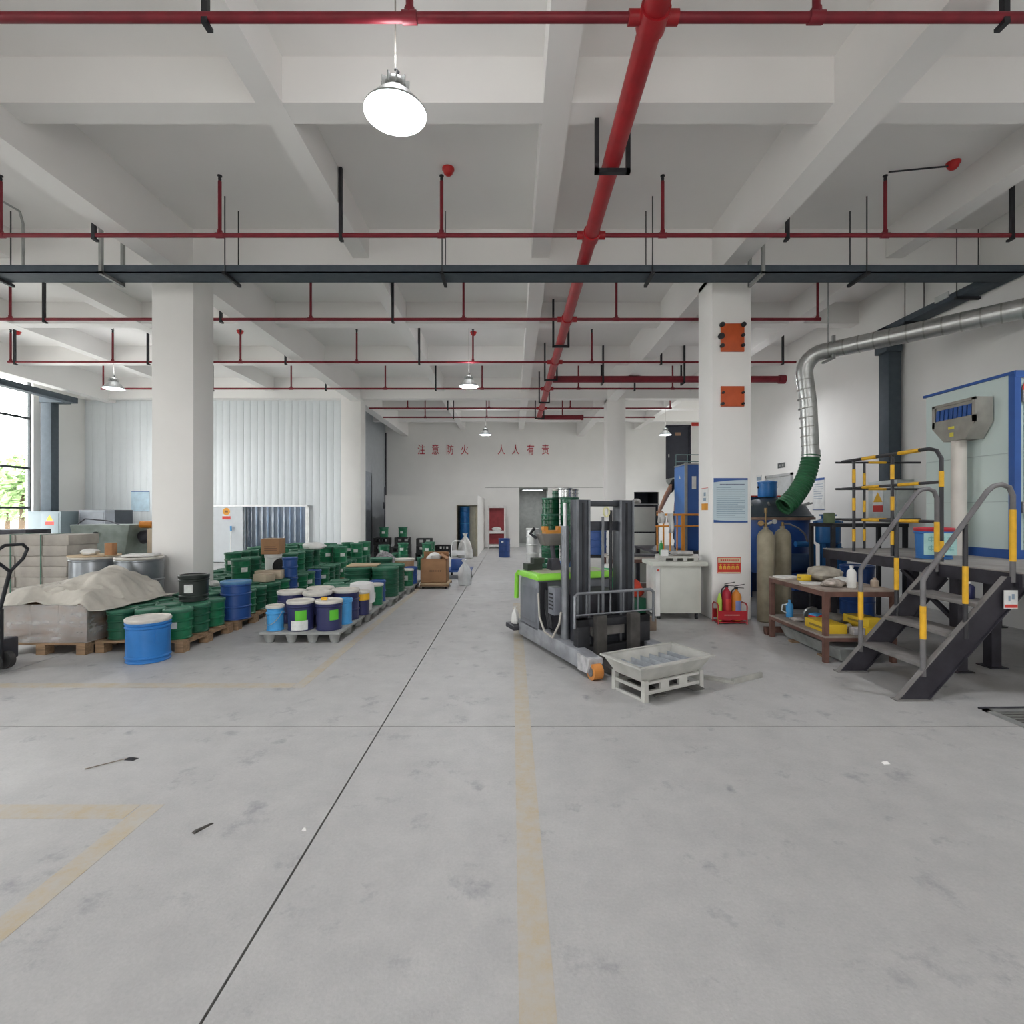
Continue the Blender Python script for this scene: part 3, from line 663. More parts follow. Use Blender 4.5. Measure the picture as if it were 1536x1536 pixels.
def bag(name, label, x, y, z, w, d, h, m, seed):
    qq = random.Random(seed); ph = [qq.uniform(0,6.3) for _ in range(5)]; n = 28
    prof = [(.80,0),(.97,.05),(1.0,.18),(.97,.36),(.86,.52),(.66,.66),(.40,.78),(.20,.86),(.16,.90),(.30,.96),(.34,1.0)]
    b = MB()
    for k,(r,zz_) in enumerate(prof):
        for j in range(n):
            a = 2*math.pi*j/n; f = 1+(.07+.16*(zz_ > .5))*math.sin(5*a+ph[0]+zz_*3)+.05*math.sin(9*a+ph[1])+.05*math.sin(2*a+ph[2]+zz_*4)
            b.v.append((w*r*f*math.cos(a)+.12*w*zz_*math.sin(ph[3]), d*r*f*math.sin(a), h*zz_*(1+.03*math.sin(3*a+ph[4]))))
    for k in range(len(prof)-1):
        for j in range(n):
            q_ = (j+1) % n; b.f.append((k*n+j,k*n+q_,(k+1)*n+q_,(k+1)*n+j))
    b.f.append(tuple(reversed(range(n))))
    t = thing(name, label, 'bag', (x,y,z)); b.build('sack', m, t)
    MB().tube([(.16*w+.12*w*.88*math.sin(ph[3]),0,h*.88),(.12*w*.88*math.sin(ph[3]),-.16*d,h*.88),(-.16*w+.12*w*.88*math.sin(ph[3]),0,h*.88)],.006,6).build('tie', m, t)
    return t
GBAG = mat('grey_sack', (.40,.39,.37), .8, var=.25, scale=9)
WBAG = mat('white_sack', (.66,.66,.64), .7, var=.12, scale=6)
lump('grey_rag','crumpled grey rag on the green pails beside the black disc','rag',-3.93,8.86,.478,.09,.08,.09,GBAG,3)
lump('white_cup_bag','small white plastic bag on the green pails beside the foam block','bag',-4.5,7.75,.478,.07,.07,.09,WBAG,4)
lump('patterned_sack','black and white patterned sack behind the hooped green drums','sack',-3.2,12.85,0,.28,.22,.62,mat('patterned_cloth',(.25,.24,.25),.8,var=.8,scale=16),5)
lump('white_sack','white sack slumped over the green pails by the panel room corner','sack',-4.1,10.6,.825,.22,.18,.15,WBAG,6)
# ---- grey plastic pallets (middle block)
for (x,y) in [(-2.58,6.76),(-2.54,7.98),(-2.5,9.2),(-2.45,10.5)]:
    place(pp, x, y, 0, 0, 'grey plastic pallet on tapered feet beside the yellow line', 'grey plastic pallets in the middle row')
zz = .141
place(PR['l'],-2.93,6.34,zz,R(-20)); place(PR['n'],-2.635,6.39,zz,0); place(PR['m'],-2.29,6.41,zz,0)
place(PR['t'],-2.20,6.72,zz)
place(PR['N'],-2.57,6.765,zz); place(PR['N'],-2.28,7.02,zz); place(PR['N'],-2.67,7.145,zz); place(PR['N'],-2.95,6.86,zz)
tag(MB().box(-.035,.035,-.02,.02,0,.035).build('yellow_clip', YEL, None, (-2.33,6.36,zz+.366), bevel=.005),'small yellow clip on the lid of a navy pail','clip')
y1 = pail('yellow_banded_pail','small navy pail with a yellow band beside the white draped pail','pail',.11,.34,NAVY,WLID,(),((-60,60,.62,.9,YEL),)); place(y1,-2.15,7.32,zz)
w1 = pail('draped_white_pail','white plastic pail draped with a white sheet on the grey pallet','pail',.155,.40,WPL,WPL,(.85,),()); place(w1,-2.24,7.64,zz)
MB().lathe([(.002,.425),(.09,.42),(.165,.40),(.178,.33),(.185,.20),(.19,.12)],18).build('draped_sheet', mat('white_sheet',(.74,.74,.73),.8,var=.06,bump=.3,bscale=12), w1)
place(PR['e'],-2.16,8.10,zz)
place(PR['d'],-2.58,7.80,zz,0,'plain dark green pail on the grey plastic pallets','green pails on the grey plastic pallets'); place(PR['d'],-2.89,7.70,zz,0,'plain dark green pail on the grey plastic pallets','green pails on the grey plastic pallets'); place(PR['g'],-2.47,8.11,zz,0,'stickered green pail on the grey plastic pallets','green pails on the grey plastic pallets'); place(PR['g'],-2.8,8.06,zz,0,'stickered green pail on the grey plastic pallets','green pails on the grey plastic pallets')
place(PR['s'],-2.2,8.40,zz,0,'slim blue steel drum with a pale lid behind the small green pail'); place(PR['d'],-2.5,8.43,zz,0,'plain dark green pail on the grey plastic pallets','green pails on the grey plastic pallets'); place(PR['d'],-2.83,8.42,zz,0,'plain dark green pail on the grey plastic pallets','green pails on the grey plastic pallets')
for (x,y) in [(-2.70,8.98),(-2.22,8.98),(-2.70,9.46),(-2.22,9.46)]: place(PR['h'],x,y,zz)
tag(MB().box(-.26,.26,-.24,.24,0,.018).build('plywood_sheet', LWOOD, None, (-2.66,9.2,zz+.503), rotz=.1),'pale plywood sheet lying on the hooped green drums','board')
place(PR['f'],-2.27,10.80,zz+0.0); place(PR['h'],-2.74,10.75,zz)
place(PR['e'],-2.08,10.18,zz,0,'small green pail with a pale sticker beside the brown dolly carton'); place(PR['d'],-2.36,10.12,zz,0,'plain dark green pail on the grey plastic pallets','green pails on the grey plastic pallets'); place(PR['g'],-2.72,10.2,zz,0,'stickered green pail on the grey plastic pallets','green pails on the grey plastic pallets')
place(PR['s'],-2.06,10.46,zz,0,'slim deep blue drum behind the small green pail by the dolly')
# ---- far heap beyond
q = random.Random(5)
far = []
for yy in (12.2,13.5,14.3,15.0,15.7):
    for xx in [-3.3,-2.95,-2.6,-2.25,-1.95]:
        if q.random() < .58 and not (yy < 12.5 and xx > -2.3):
            far.append((xx+q.uniform(-.015,.015)-(.25 if yy > 14 else 0), yy+q.uniform(-.1,.1)))
far = [p for i,p in enumerate(far) if all((p[0]-u)**2+(p[1]-v)**2 > .11 for (u,v) in far[:i]+PLACED+[(-1.75,13.6),(-3.05,14.65),(-3.2,12.85)])]
for (x,y) in far:
    k = q.choice(['g','d','d','g','g'])
    place(PR[k],x,y,0,q.uniform(-.6,.6),'green pail standing in the far heap before the storeroom','green pails in the far heap')
    if q.random() < .45: place(PR['g'],x,y,.346,q.uniform(-.6,.6),'green pail standing in the far heap before the storeroom','green pails in the far heap')
CRATE = mat('black_crate_plastic',(.016,.017,.018),.5)
def crate(x,y,z,rz,lab):
    t = thing('black_crate',lab,'crate',(x,y,z),rz,'black crates in the far heap')
    b = MB().box(-.25,.25,-.18,.18,0,.02)
    b.build('base', CRATE, t)
    for s in (-1,1):
        MB().box(-.25,.25,s*.18-.01,s*.18+.01,.0,.09).box(-.25,.25,s*.18-.01,s*.18+.01,.20,.24).box(-.25,-.19,s*.18-.01,s*.18+.01,.09,.2).box(.19,.25,s*.18-.01,s*.18+.01,.09,.2).box(-.03,.03,s*.18-.01,s*.18+.01,.09,.2).build('side', CRATE, t)
        MB().box(s*.25-.01,s*.25+.01,-.18,.18,0,.24).build('end', CRATE, t)
    return t
for (x,y,z) in [(-4.4,17.4,0),(-4.4,17.4,.245),(-4.4,17.4,.49),(-3.75,17.6,0),(-3.75,17.6,.245),(-3.75,17.6,.49),(-2.9,17.0,0),(-2.9,17.0,.245),(-2.9,17.0,.49),(-2.3,17.3,0),(-2.3,17.3,.245),(-3.6,16.5,0),(-3.6,16.5,.245)]:
    crate(x,y,z,q.uniform(-.12,.12),'black plastic crate stacked in the far heap by the storeroom')
for (x,y,z,r_) in [(-4.35,17.4,.74,.1),(-3.75,17.6,.74,-.1)]: place(PR['g'],x,y,z,r_,'green pail standing on top of the black crates','green pails on the black crates')
lump('white_bag','knotted white bag in the far heap of green pails','bag',-3.05,14.65,.0,.2,.2,.2,WBAG,8)
bag('white_bag','tall tied white bag by the storeroom door',-1.6,17.7,0,.24,.24,.85,WBAG,9)
bag('pale_bag','pale tied bag standing behind the push trolley',-1.75,13.75,0,.15,.14,.5,WBAG,10)
# dolly with brown carton
dl = thing('wheeled_dolly','low wooden dolly carrying the open brown carton','dolly',(-1.62,10.95,0))
for i in range(5): MB().box(-.30,.30,-.29+i*.12,-.29+i*.12+.1,.09,.115).build('plank', LWOOD, dl)
for sx in (-.24,.24):
    for sy in (-.24,.24):
        w_ = MB().tube([(sx-.015,sy,.045),(sx+.015,sy,.045)],.045,14).box(sx-.02,sx+.02,sy-.02,sy+.02,.07,.09).build('caster', BLACKST, dl)
MB().box(-.30,.30,-.30,-.27,.05,.09).box(-.30,.30,.27,.30,.05,.09).build('frame', WOOD, dl)
bx = thing('open_carton','open brown carton with faint print on the low dolly','box',(-1.645,10.93,.116))
bb = MB()
w,d,h = .54,.44,.50
bb.box(-w/2,w/2,-d/2,-d/2+.008,0,h).box(-w/2,w/2,d/2-.008,d/2,0,h).box(-w/2,-w/2+.008,-d/2,d/2,0,h).box(w/2-.008,w/2,-d/2,d/2,0,h).box(-w/2,w/2,-d/2,d/2,0,.01)
bb.build('body', CARD, bx)
MB().hexa([(w/2,-d/2,h),(w/2+.006,-d/2,h),(w/2+.006,d/2,h),(w/2,d/2,h),(w/2-.14,-d/2,h+.09),(w/2-.134,-d/2,h+.095),(w/2-.134,d/2,h+.095),(w/2-.14,d/2,h+.09)]).build('flap', CARD, bx)
MB().hexa([(-w/2,d/2,h),(w/2,d/2,h),(w/2,d/2+.006,h),(-w/2,d/2+.006,h),(-w/2,d/2-.05,h+.12),(w/2,d/2-.05,h+.12),(w/2,d/2-.044,h+.125),(-w/2,d/2-.044,h+.125)]).build('flap', CARD, bx)
for i in range(7): MB().box(-.08+i*.036,-.08+i*.036+.024,-d/2-.0015,-d/2,.235,.265).build('print', INK, bx)
lump('crumpled_plastic','crumpled clear plastic bundle inside the open brown carton','bag',-1.66,10.95,.56,.15,.13,.18,WBAG,12)
# plastic bag on floor
bag('plastic_bag','translucent white plastic bag standing on the floor beside the dolly',PX(697,11.2),11.2,0,.15,.13,.56,mat('translucent_bag',(.72,.74,.75),.4,alpha=.75),14)
# push trolley
tr = thing('push_trolley','blue push trolley with a white loop handle behind the carton','trolley',(-1.28,12.6,0))
MB().box(-.3,.3,-.45,.45,.17,.21).build('deck', DBLUE, tr, bevel=.008)
MB().tube([(-.26,.45,.2),(-.26,.47,.78),(-.2,.475,.86),(.02,.475,.86),(.08,.47,.78),(.08,.45,.2)],.018,10).build('handle', mat('white_tube',(.72,.72,.7),.4), tr)
MB().box(-.26,.08,.46,.475,.50,.62).build('back_plate', mat('white_tube',(.7,.7,.7)), tr)
for sx in (-.24,.24):
    for sy in (-.36,.36): MB().tube([(sx-.02,sy,.06),(sx+.02,sy,.06)],.06,14).box(sx-.015,sx+.015,sy-.015,sy+.015,.1,.17).build('caster', BLACKST, tr)
carton('blue_crate_box','blue carton with a white band riding on the push trolley',.3,.3,.26,-1.3,12.35,.212,0,DBLUE)

# ---- far left : cartons, drums, sheeted pallet
lp = place(wp,-7.33,8.1,0,0,'wooden pallet under the strapped grey cartons'); lp['group'] = ''
del lp['group']
GCARD = mat('grey_carton', (.36,.335,.30), .85, var=.2, scale=4)
GC2 = mat('grey_carton_pale', (.43,.41,.37), .85, var=.2, scale=4)
cme = MB().box(-.198,.198,-.29,.29,0,.158).mesh('grey_carton', bevel=.008)
for k in range(7):
    for i in range(3):
        if k < 5 and False: continue
        o = mkobj('grey_carton', cme.copy() if k == 0 else cme, GCARD, None, (-7.75+i*.402+q.uniform(-.008,.008), 8.06+q.uniform(-.015,.015), .132+k*.16))
        tag(o,'flat grey carton strapped in the tall stack by the window','box','grey cartons strapped on the pallet')
st = thing('strap_band','thin green strapping bands around the grey carton stack','strap',(-7.35,8.06,0))
for x in (-.24,.22): MB().box(x-.008,x+.008,-.318,-.312,.13,1.258).box(x-.008,x+.008,-.318,.318,1.256,1.262).build('band', mat('green_band',(.03,.12,.08),.5), st)
PR['S'] = pail('steel_drum','bare steel drum with a dented rim before the white column','drum',.29,.97,STEELD,WLID,(.34,.67,.95),(),taper=1.0,n=32,lidh=.02)
place(PR['S'],-5.28,7.26,0)
place(PR['S'],-5.98,7.34,0,0,'bare steel drum covered by a plywood lid beside the cartons')
tag(MB().lathe([(.003,0),(.31,0),(.31,.015),(.003,.015)],28).build('plywood_disc', LWOOD, None, (-5.98,7.34,.972)),'round pale plywood disc on a steel drum','board')
tag(MB().box(-.055,.055,-.05,.05,0,.17).build('wood_block', mat('orange_wood',(.34,.17,.08),.8,var=.2), None, (-5.75,7.34,.988), bevel=.005),'upright brown wood block on the plywood lid','wood block')
lump('white_cloth','crumpled white cloth on the steel drums','cloth',-6.02,7.3,.988,.12,.1,.09,WBAG,20)
tag(MB().box(-.2,.2,-.15,.15,0,.03).build('folded_sheet', WBAG, None, (-5.28,7.3,.972), bevel=.01, rotz=.3),'folded white sheet on the dented steel drum','sheet')
# sheeted pallet
wpp = place(wp,-5.27,6.24,0,0,'wooden pallet under the plastic-wrapped brown cartons'); del wpp['group']
cm2 = MB().box(-.158,.158,-.235,.235,0,.205).mesh('wrapped_carton', bevel=.006)
for k in range(2):
    for i in range(3):
        for j in range(2):
            o = mkobj('wrapped_carton', cm2, [CARDB,CARD][(i+k+j)%3==0], None, (-5.27+(i-1)*.322,6.24+(j-.5)*.475,.133+k*.208))
            tag(o,'brown carton wrapped in clear plastic under the beige sheet','box','cartons wrapped in plastic on the pallet')
def filmmat():
    m = glassmat('stretch_film',(.9,.9,.9),.15); nt = m.node_tree
    g = [n for n in nt.nodes if n.type == 'BSDF_GLOSSY'][0]; g.inputs['Roughness'].default_value = .25; out = nt.nodes['Material Output']; mx = [n for n in nt.nodes if n.type == 'MIX_SHADER'][0]
    d = nt.nodes.new('ShaderNodeBsdfDiffuse'); d.inputs[0].default_value = (.75,.74,.72,1)
    nz = nt.nodes.new('ShaderNodeTexNoise'); nz.inputs['Scale'].default_value = 5; nz.inputs['Detail'].default_value = 4
    rp = nt.nodes.new('ShaderNodeMapRange'); rp.inputs[1].default_value = .3; rp.inputs[2].default_value = .7; rp.inputs[3].default_value = .06; rp.inputs[4].default_value = .36
    m2 = nt.nodes.new('ShaderNodeMixShader'); nt.links.new(nz.outputs['Fac'], rp.inputs[0]); nt.links.new(rp.outputs[0], m2.inputs[0])
    nt.links.new(mx.outputs[0], m2.inputs[1]); nt.links.new(d.outputs[0], m2.inputs[2]); nt.links.new(m2.outputs[0], out.inputs[0]); return m
wr = MB()
wr.box(-5.775,-5.771,5.745,6.735,.134,.56).box(-4.769,-4.765,5.745,6.735,.134,.56).box(-5.775,-4.765,5.741,5.745,.134,.56).box(-5.775,-4.765,6.735,6.739,.134,.56)
tag(wr.build('plastic_wrap', filmmat()),'clear stretch film wrapped round the brown cartons','plastic wrap')
def tarp():
    nx, ny = 64, 52; vs = []; qq = random.Random(3)
    for j in range(ny+1):
        for i in range(nx+1):
            u = i/nx; v = j/ny
            x = -5.84+u*1.30; y = 5.70+v*1.22
            hump = .25*math.exp(-((x+5.12)/.26)**2-((y-6.45)/.42)**2)+.07*math.exp(-((x+5.6)/.2)**2-((y-6.2)/.4)**2)+.035*abs(math.sin(4.3*x+2.1*y))+.025*abs(math.sin(6.1*y-5*x+.7))
            z = .60+hump+.11*(.35-abs(mnoise.noise(Vector((x*3.2+y*1.4,y*2.2,.3)))))+.065*(.3-abs(mnoise.noise(Vector((x*6+3,y*7-x*3,1.7)))))+.018*(.3-abs(mnoise.noise(Vector((x*15,y*13,4.1)))))
            edge = min(u*6, 1)*1.0
            if v < .10: z -= (.10-v)*1.1*(1+.4*math.sin(11*x))
            if u < .05: z -= (.05-u)*2.2
            if u > .80: z -= (u-.80)*1.45
            vs.append((x+.02*math.sin(13*y)*(u < .1 or u > .9), y+.03*math.sin(7*x)*(v < .1), max(z,.56 if x < -4.76 else .50)))
    fs = []
    for j in range(ny):
        for i in range(nx):
            a = j*(nx+1)+i; fs.append((a,a+1,a+nx+2,a+nx+1))
    b = MB(); b.add(vs, fs); o = b.build('tarpaulin', mat('beige_tarpaulin',(.50,.475,.42),.7,var=.22,scale=3,bump=.25,bscale=14))
    m = o.modifiers.new('thick','SOLIDIFY'); m.thickness = .008; m.offset = 1
    return tag(o,'crumpled beige plastic sheet heaped over the wrapped cartons','tarpaulin')
tarp()
# grey-green machine behind the drums
mc = thing('mixer_machine','grey-green machine with a slanted trough and orange cap behind the drums','machine',(-7.72,10.0,0))
MG = mat('machine_grey_green',(.20,.24,.22),.5,var=.25,scale=5)
MB().hexa([(-.5,-.3,.62),(.35,-.3,.62),(.35,.3,.62),(-.5,.3,.62),(-.62,-.36,1.36),(.52,-.36,1.36),(.52,.36,1.36),(-.62,.36,1.36)]).build('trough', MG, mc, bevel=.02)
for sx in (-.4,.3):
    for sy in (-.22,.22): MB().box(sx-.04,sx+.04,sy-.04,sy+.04,0,.64).build('leg', DARKST, mc)
MB().tube([(.5,0,1.1),(.85,0,1.2)],.13,16).build('motor', DARKST, mc)
MB().tube([(.55,-.1,1.36),(.78,-.1,1.36)],.07,14).build('cap', mat('orange_cap',(.55,.20,.02),.5), mc)
MB().tube([(-.1,-.37,1.18),(-.1,-.40,1.18)],.05,16).build('port', BLACKST, mc)
MB().tube([(-.6,-.2,1.36),(-.45,-.2,1.47),(0,-.2,1.43),(.2,-.2,1.36)],.012,8).build('cable', DARKST, mc)
tb = thing('dark_steel_bench','long dark steel bench behind the strapped cartons','bench',(-9.05,9.2,0))
MB().box(-.8,.55,-.25,.25,1.2,1.29).build('top', DARKST, tb, bevel=.01)
for sx in (-.7,.45):
    for sy in (-.2,.2): MB().box(sx-.03,sx+.03,sy-.03,sy+.03,0,1.2).build('leg', DARKST, tb)
carton('tan_carton','tan carton standing behind the steel drum beside the column',.42,.4,1.3,-6.35,9.4,0,0,CARDB)
# electrical cabinets by the window
CABM = mat('cabinet_blue_grey',(.17,.215,.235),.45,var=.03)
def sign_tri(parent, x, y, z, w, rz=0):
    pass
ec = thing('electrical_cabinet','pale blue-grey electrical cabinet under the window cable tray drop','cabinet',(-13.2,14.65,0))
MB().box(-.38,.55,-.3,.3,.1,1.62).build('body', CABM, ec, bevel=.008)
MB().box(-.38,.55,-.3,.3,0,.1).build('plinth', BLACKST, ec)
MB().box(.0,.5,-.312,-.3,.15,1.57).build('door', CABM, ec, bevel=.003)
MB().prism([(.16,1.36),(.34,1.36),(.25,1.52)],'y',-.316,-.312).build('warning_triangle', YEL, ec)
MB().box(.13,.37,-.316,-.312,1.24,1.33).build('warning_strip', mat('sign_red',(.55,.04,.03),.5), ec)
ec2 = thing('grey_switch_cabinet','grey switch cabinet with a dark side beside the panel wall','cabinet',(-12.0,15.2,0))
MB().box(-.55,.2,-.35,.35,.06,1.66).build('body', mat('cabinet_mid_grey',(.14,.155,.175),.5), ec2, bevel=.008)
MB().box(.2,.48,-.35,.35,.06,1.66).build('side_bay', mat('cabinet_dark_grey',(.05,.06,.075),.5), ec2)
MB().box(-.5,.15,-.36,-.35,.1,1.6).build('door', mat('cabinet_mid_grey',(.3,.3,.3)), ec2)
MB().box(-.55,.48,-.35,.35,0,.06).build('plinth', BLACKST, ec2)
# pallet truck at the frame edge
pt = thing('pallet_truck','dark pallet truck with a loop handle beside the wrapped pallet','pallet truck',(-5.16,5.16,0))
MB().box(-.16,-.02,-.22,.22,.08,.30).build('body', DARKST, pt, bevel=.015)
MB().tube([(-.03,0,.1),(-.03,0,.62)],.05,14).build('pump', BLACKST, pt)
MB().box(-1.3,-.1,-.27,-.11,.06,.11).box(-1.3,-.1,.11,.27,.06,.11).build('fork', DARKST, pt)
MB().tube([(-.02,0,.55),(.10,0,1.0)],.018,10).build('tiller', BLACKST, pt)
MB().tube([(.10,0,1.0),(.10,-.14,1.12),(.125,-.16,1.22),(.14,-.09,1.27),(.14,.09,1.27),(.125,.16,1.22),(.10,.14,1.12),(.10,0,1.0)],.016,10).build('handle_loop', BLACKST, pt)
for sy in (-.07,.07): MB().tube([(-.02,sy-.03,.09),(-.02,sy+.03,.09)],.09,18).build('wheel', mat('grey_rubber',(.05,.05,.05),.7), pt)
# broom, notices on the panel room
br = thing('mop','mop with a white pole and blue top leaning by the strip curtain','mop',(0,0,0))
yb = PY-.15
MB().tube([(PX(352,16.0),15.75,.05),(PX(346,16.1),yb-.03,1.0)],.014,8).build('pole', WPL, br)
MB().tube([(PX(346,16.1),yb-.03,1.0),(PX(345.5,16.1),yb-.025,1.16)],.026,8).build('grip', LBLUE, br)
MB().box(PX(352,16.0)-.12,PX(352,16.0)+.12,15.7,15.8,.0,.06).build('head', LBLUE, br)
SRED = mat('sign_red',(.55,.04,.03),.5)
def plate(name, label, cat, x, y, z, w, h, m, rz=0.0, prints=(), th=.006):
    t = thing(name, label, cat, (x,y,z), rz)
    MB().box(-w/2,w/2,-th,0,-h/2,h/2).build('plate', m, t)
    for i,(x0,x1,z0,z1,mm) in enumerate(prints): MB().box(x0*w/2,x1*w/2,-th-.0012,-th,z0*h/2,z1*h/2).build('print', mm, t)
    return t
SGN = mat('sign_white',(.72,.73,.72),.4)
s = plate('safety_sign','small safety sign with an orange disc on the grey sliding door','sign',PX(339.5,16.17),PY-.122,PZ(771,16.17),.26,.37,mat('door_sign_grey',(.55,.56,.56),.5))
MB().tube([(0,-.006,.08),(0,-.009,.08)],.115,24).build('disc', mat('sign_orange',(.62,.27,.02),.5), s)
MB().box(-.13,.13,-.0075,-.006,-.17,-.07).build('red_strip', SRED, s)
MB().box(-.05,.05,-.0105,-.009,.05,.11).build('pictogram', mat('sign_brown',(.2,.08,.01),.5), s)
PALEB = mat('notice_pale_blue',(.45,.60,.70),.5)
NTX = mat('notice_text_grey',(.25,.33,.42),.6)
BBAR = mat('notice_blue_bar',(.03,.09,.30),.45)
s = plate('wall_notice','pale blue notice on the panel wall behind the cartons','notice',PX(211,PY),PY-.008,PZ(752,PY),.58,.64,PALEB,0,[(-1,1,.94,1,BBAR),(-1,1,-1,-.95,BBAR)])

# ================================================================= REACH TRUCK
FGREY = mat('truck_body_grey',(.16,.17,.195),.45,.1,var=.15,scale=5)
FLT = mat('truck_leg_grey',(.27,.28,.30),.5,.1,var=.25,scale=6)
LIME = mat('truck_lime_green',(.25,.62,.06),.4,var=.06)
MASTM = mat('mast_steel',(.055,.06,.07),.38,.4,var=.2,scale=6)
MASTL = mat('mast_edge_steel',(.20,.21,.23),.35,.5,var=.2,scale=6)
fk = thing('reach_truck','grey pallet stacker with lime green cover and tall twin mast','forklift',(.10,6.47,0),R(-68.5))
for nm,b0,b1 in (('outrigger',0,.14),('outrigger',.86,1.0)):
    MB().prism([(-.05,.055),(1.62,.055),(1.66,.10),(1.70,.20),(1.55,.22),(-.05,.25)],'y',b0,b1).build(nm, FLT, fk, bevel=.008)
    wh = MB().prism([(1.52,.05),(1.70,.06),(1.74,.16),(1.74,.20),(1.52,.21)],'y',b0-.012,b1+.0).build('wheel_housing', mat('chipped_white_paint',(.42,.42,.43),.55,var=.35,scale=12), fk)
    t_ = MB().tube([(1.72,b0+.02,.078),(1.72,b1-.02,.078)],.078,24).build('wheel', mat('orange_polyurethane',(.62,.25,.06),.5,var=.1), fk)
    MB().tube([(1.72,b0+.012,.078),(1.72,b1-.012,.078)],.045,18).build('wheel_hub', MASTL, t_)
bd = MB().prism([(0,.20),(.56,.20),(.56,.78),(.52,.82),(.06,.82),(0,.74)],'y',.0,1.0).build('body', FGREY, fk, bevel=.015)
MB().box(.10,.50,-.004,0,.30,.70).build('side_panel', FGREY, bd)
MB().box(.561,1.02,.14,.86,.20,.70).build('battery_box', DARKST, fk, bevel=.01)
MB().box(.56,.60,.01,.10,.2,.78).build('front_post', BLACKST, fk)
cv = MB().prism([(-.02,.80),(.60,.80),(.60,.83),(.55,.875),(.06,.875),(-.02,.84)],'y',-.02,1.02).build('cover', LIME, fk, bevel=.012)
MB().box(.06,.53,.06,.94,.874,.882).build('dusty_mat', mat('dusty_cover_top',(.40,.42,.30),.8,var=.15), cv)
MB().tube([(-.03,.0,.84),(-.10,.0,.80),(-.12,.0,.50)],.03,10).tube([(-.03,1.0,.84),(-.10,1.0,.80),(-.12,1.0,.50)],.03,10).build('rear_guard', LIME, fk)
MB().box(-.30,-.02,-.08,.98,.10,.16).build('rider_step', DARKST, fk, bevel=.01)
# tiller
tl = MB().hexa([(.14,.30,.875),(.30,.30,.875),(.30,.44,.875),(.14,.44,.875),(.16,.32,1.02),(.27,.32,1.02),(.27,.42,1.02),(.16,.42,1.02)]).tube([(.21,.37,1.0),(.16,.37,1.22)],.03,12).build('tiller', DARKST, fk)
MB().hexa([(.08,.24,1.18),(.24,.24,1.18),(.24,.50,1.18),(.08,.50,1.18),(.06,.18,1.33),(.26,.18,1.33),(.26,.56,1.33),(.06,.56,1.33)]).build('tiller_head', mat('tiller_grey',(.16,.15,.14),.5), fk, bevel=.02)
MB().tube([(.14,.17,1.27),(.10,.10,1.33),(.14,.14,1.40)],.02,10).tube([(.14,.57,1.27),(.10,.64,1.33),(.14,.60,1.40)],.02,10).build('tiller_grip', BLACKST, fk)
MB().box(.10,.22,.26,.48,1.33,1.37).box(.12,.2,.24,.3,1.37,1.42).box(.12,.2,.44,.5,1.37,1.42).build('control_switch', mat('orange_switch',(.55,.24,.04),.5), fk)
MB().tube([(.21,.56,.88),(.15,.66,1.05),(.2,.70,1.15),(.28,.64,1.0),(.3,.6,.88)],.008,6).build('cable', BLACKST, fk)
MB().box(.06,.2,.02,.22,.88,.96).box(.10,.22,.1,.24,.96,1.03).build('tool_box', mat('dark_tool_box',(.03,.04,.03),.6), fk)
# mast
for s0,(b0,b1) in enumerate(((.13,.29),(.66,.84))):
    m_ = MB().prism([(1.10,b0),(1.24,b0),(1.24,b1),(1.10,b1)],'z',.10,1.73).build('mast_upright', MASTM, fk, bevel=.006)
    e = b0 if s0 == 0 else b1
    MB().box(1.241,1.252,b0,b0+.022,.10,1.73).build('mast_edge', MASTL, m_)
    MB().box(1.241,1.252,b1-.022,b1,.10,1.73).build('mast_edge', MASTL, m_)
    MB().box(1.241,1.246,(b0+b1)/2-.012,(b0+b1)/2+.012,.12,1.70).build('mast_groove', BLACKST, m_)
MB().box(1.12,1.22,.28,.68,1.66,1.72).build('mast_top_bar', MASTM, fk, bevel=.006)
MB().box(1.14,1.20,.28,.68,1.40,1.50).build('mast_tie_bar', MASTM, fk, bevel=.006)
MB().box(1.12,1.22,.28,.68,.14,.26).build('mast_foot_bar', MASTM, fk)
MB().tube([(1.04,.10,.22),(1.04,.10,1.45)],.045,14).build('lift_cylinder', MASTL, fk)
MB().tube([(1.04,.10,1.45),(1.04,.10,1.70)],.022,12).build('piston_rod', mat('chrome',(.6,.6,.6),.45,.6), fk)
MB().tube([(1.22,.56,.40),(1.22,.56,1.62)],.018,10).build('lift_cylinder', BLACKST, fk)
MB().box(1.225,1.235,.44,.47,.45,1.55).build('lift_chain', MASTL, fk)
MB().tube([(1.262,.48+.035*math.cos(a),1.60+.05*math.sin(a)) for a in [2*math.pi*i/14 for i in range(15)]],.010,8,caps=False).build('lifting_ring', mat('pale_yellow_ring',(.62,.60,.35),.5), fk)
MB().box(.86,1.02,-.02,.10,.48,.78).build('control_box', FGREY, fk, bevel=.008)
for i in range(5): MB().box(.89,.99,-.026,-.02,.54+i*.04,.555+i*.04).build('louver', BLACKST, fk)
MB().tube([(.58,-.01,.66),(.66,-.03,.40),(.80,-.03,.26),(.98,-.02,.24),(1.06,.02,.40),(1.04,.05,.52)],.012,8).build('hose', mat('pale_hose',(.40,.38,.34),.6), fk)
for i in range(3): MB().tube([(.64+i*.05,.06,.7),(.70+i*.05,.03,.5),(.74+i*.04,.05,.3)],.014,8).build('hose', BLACKST, fk)
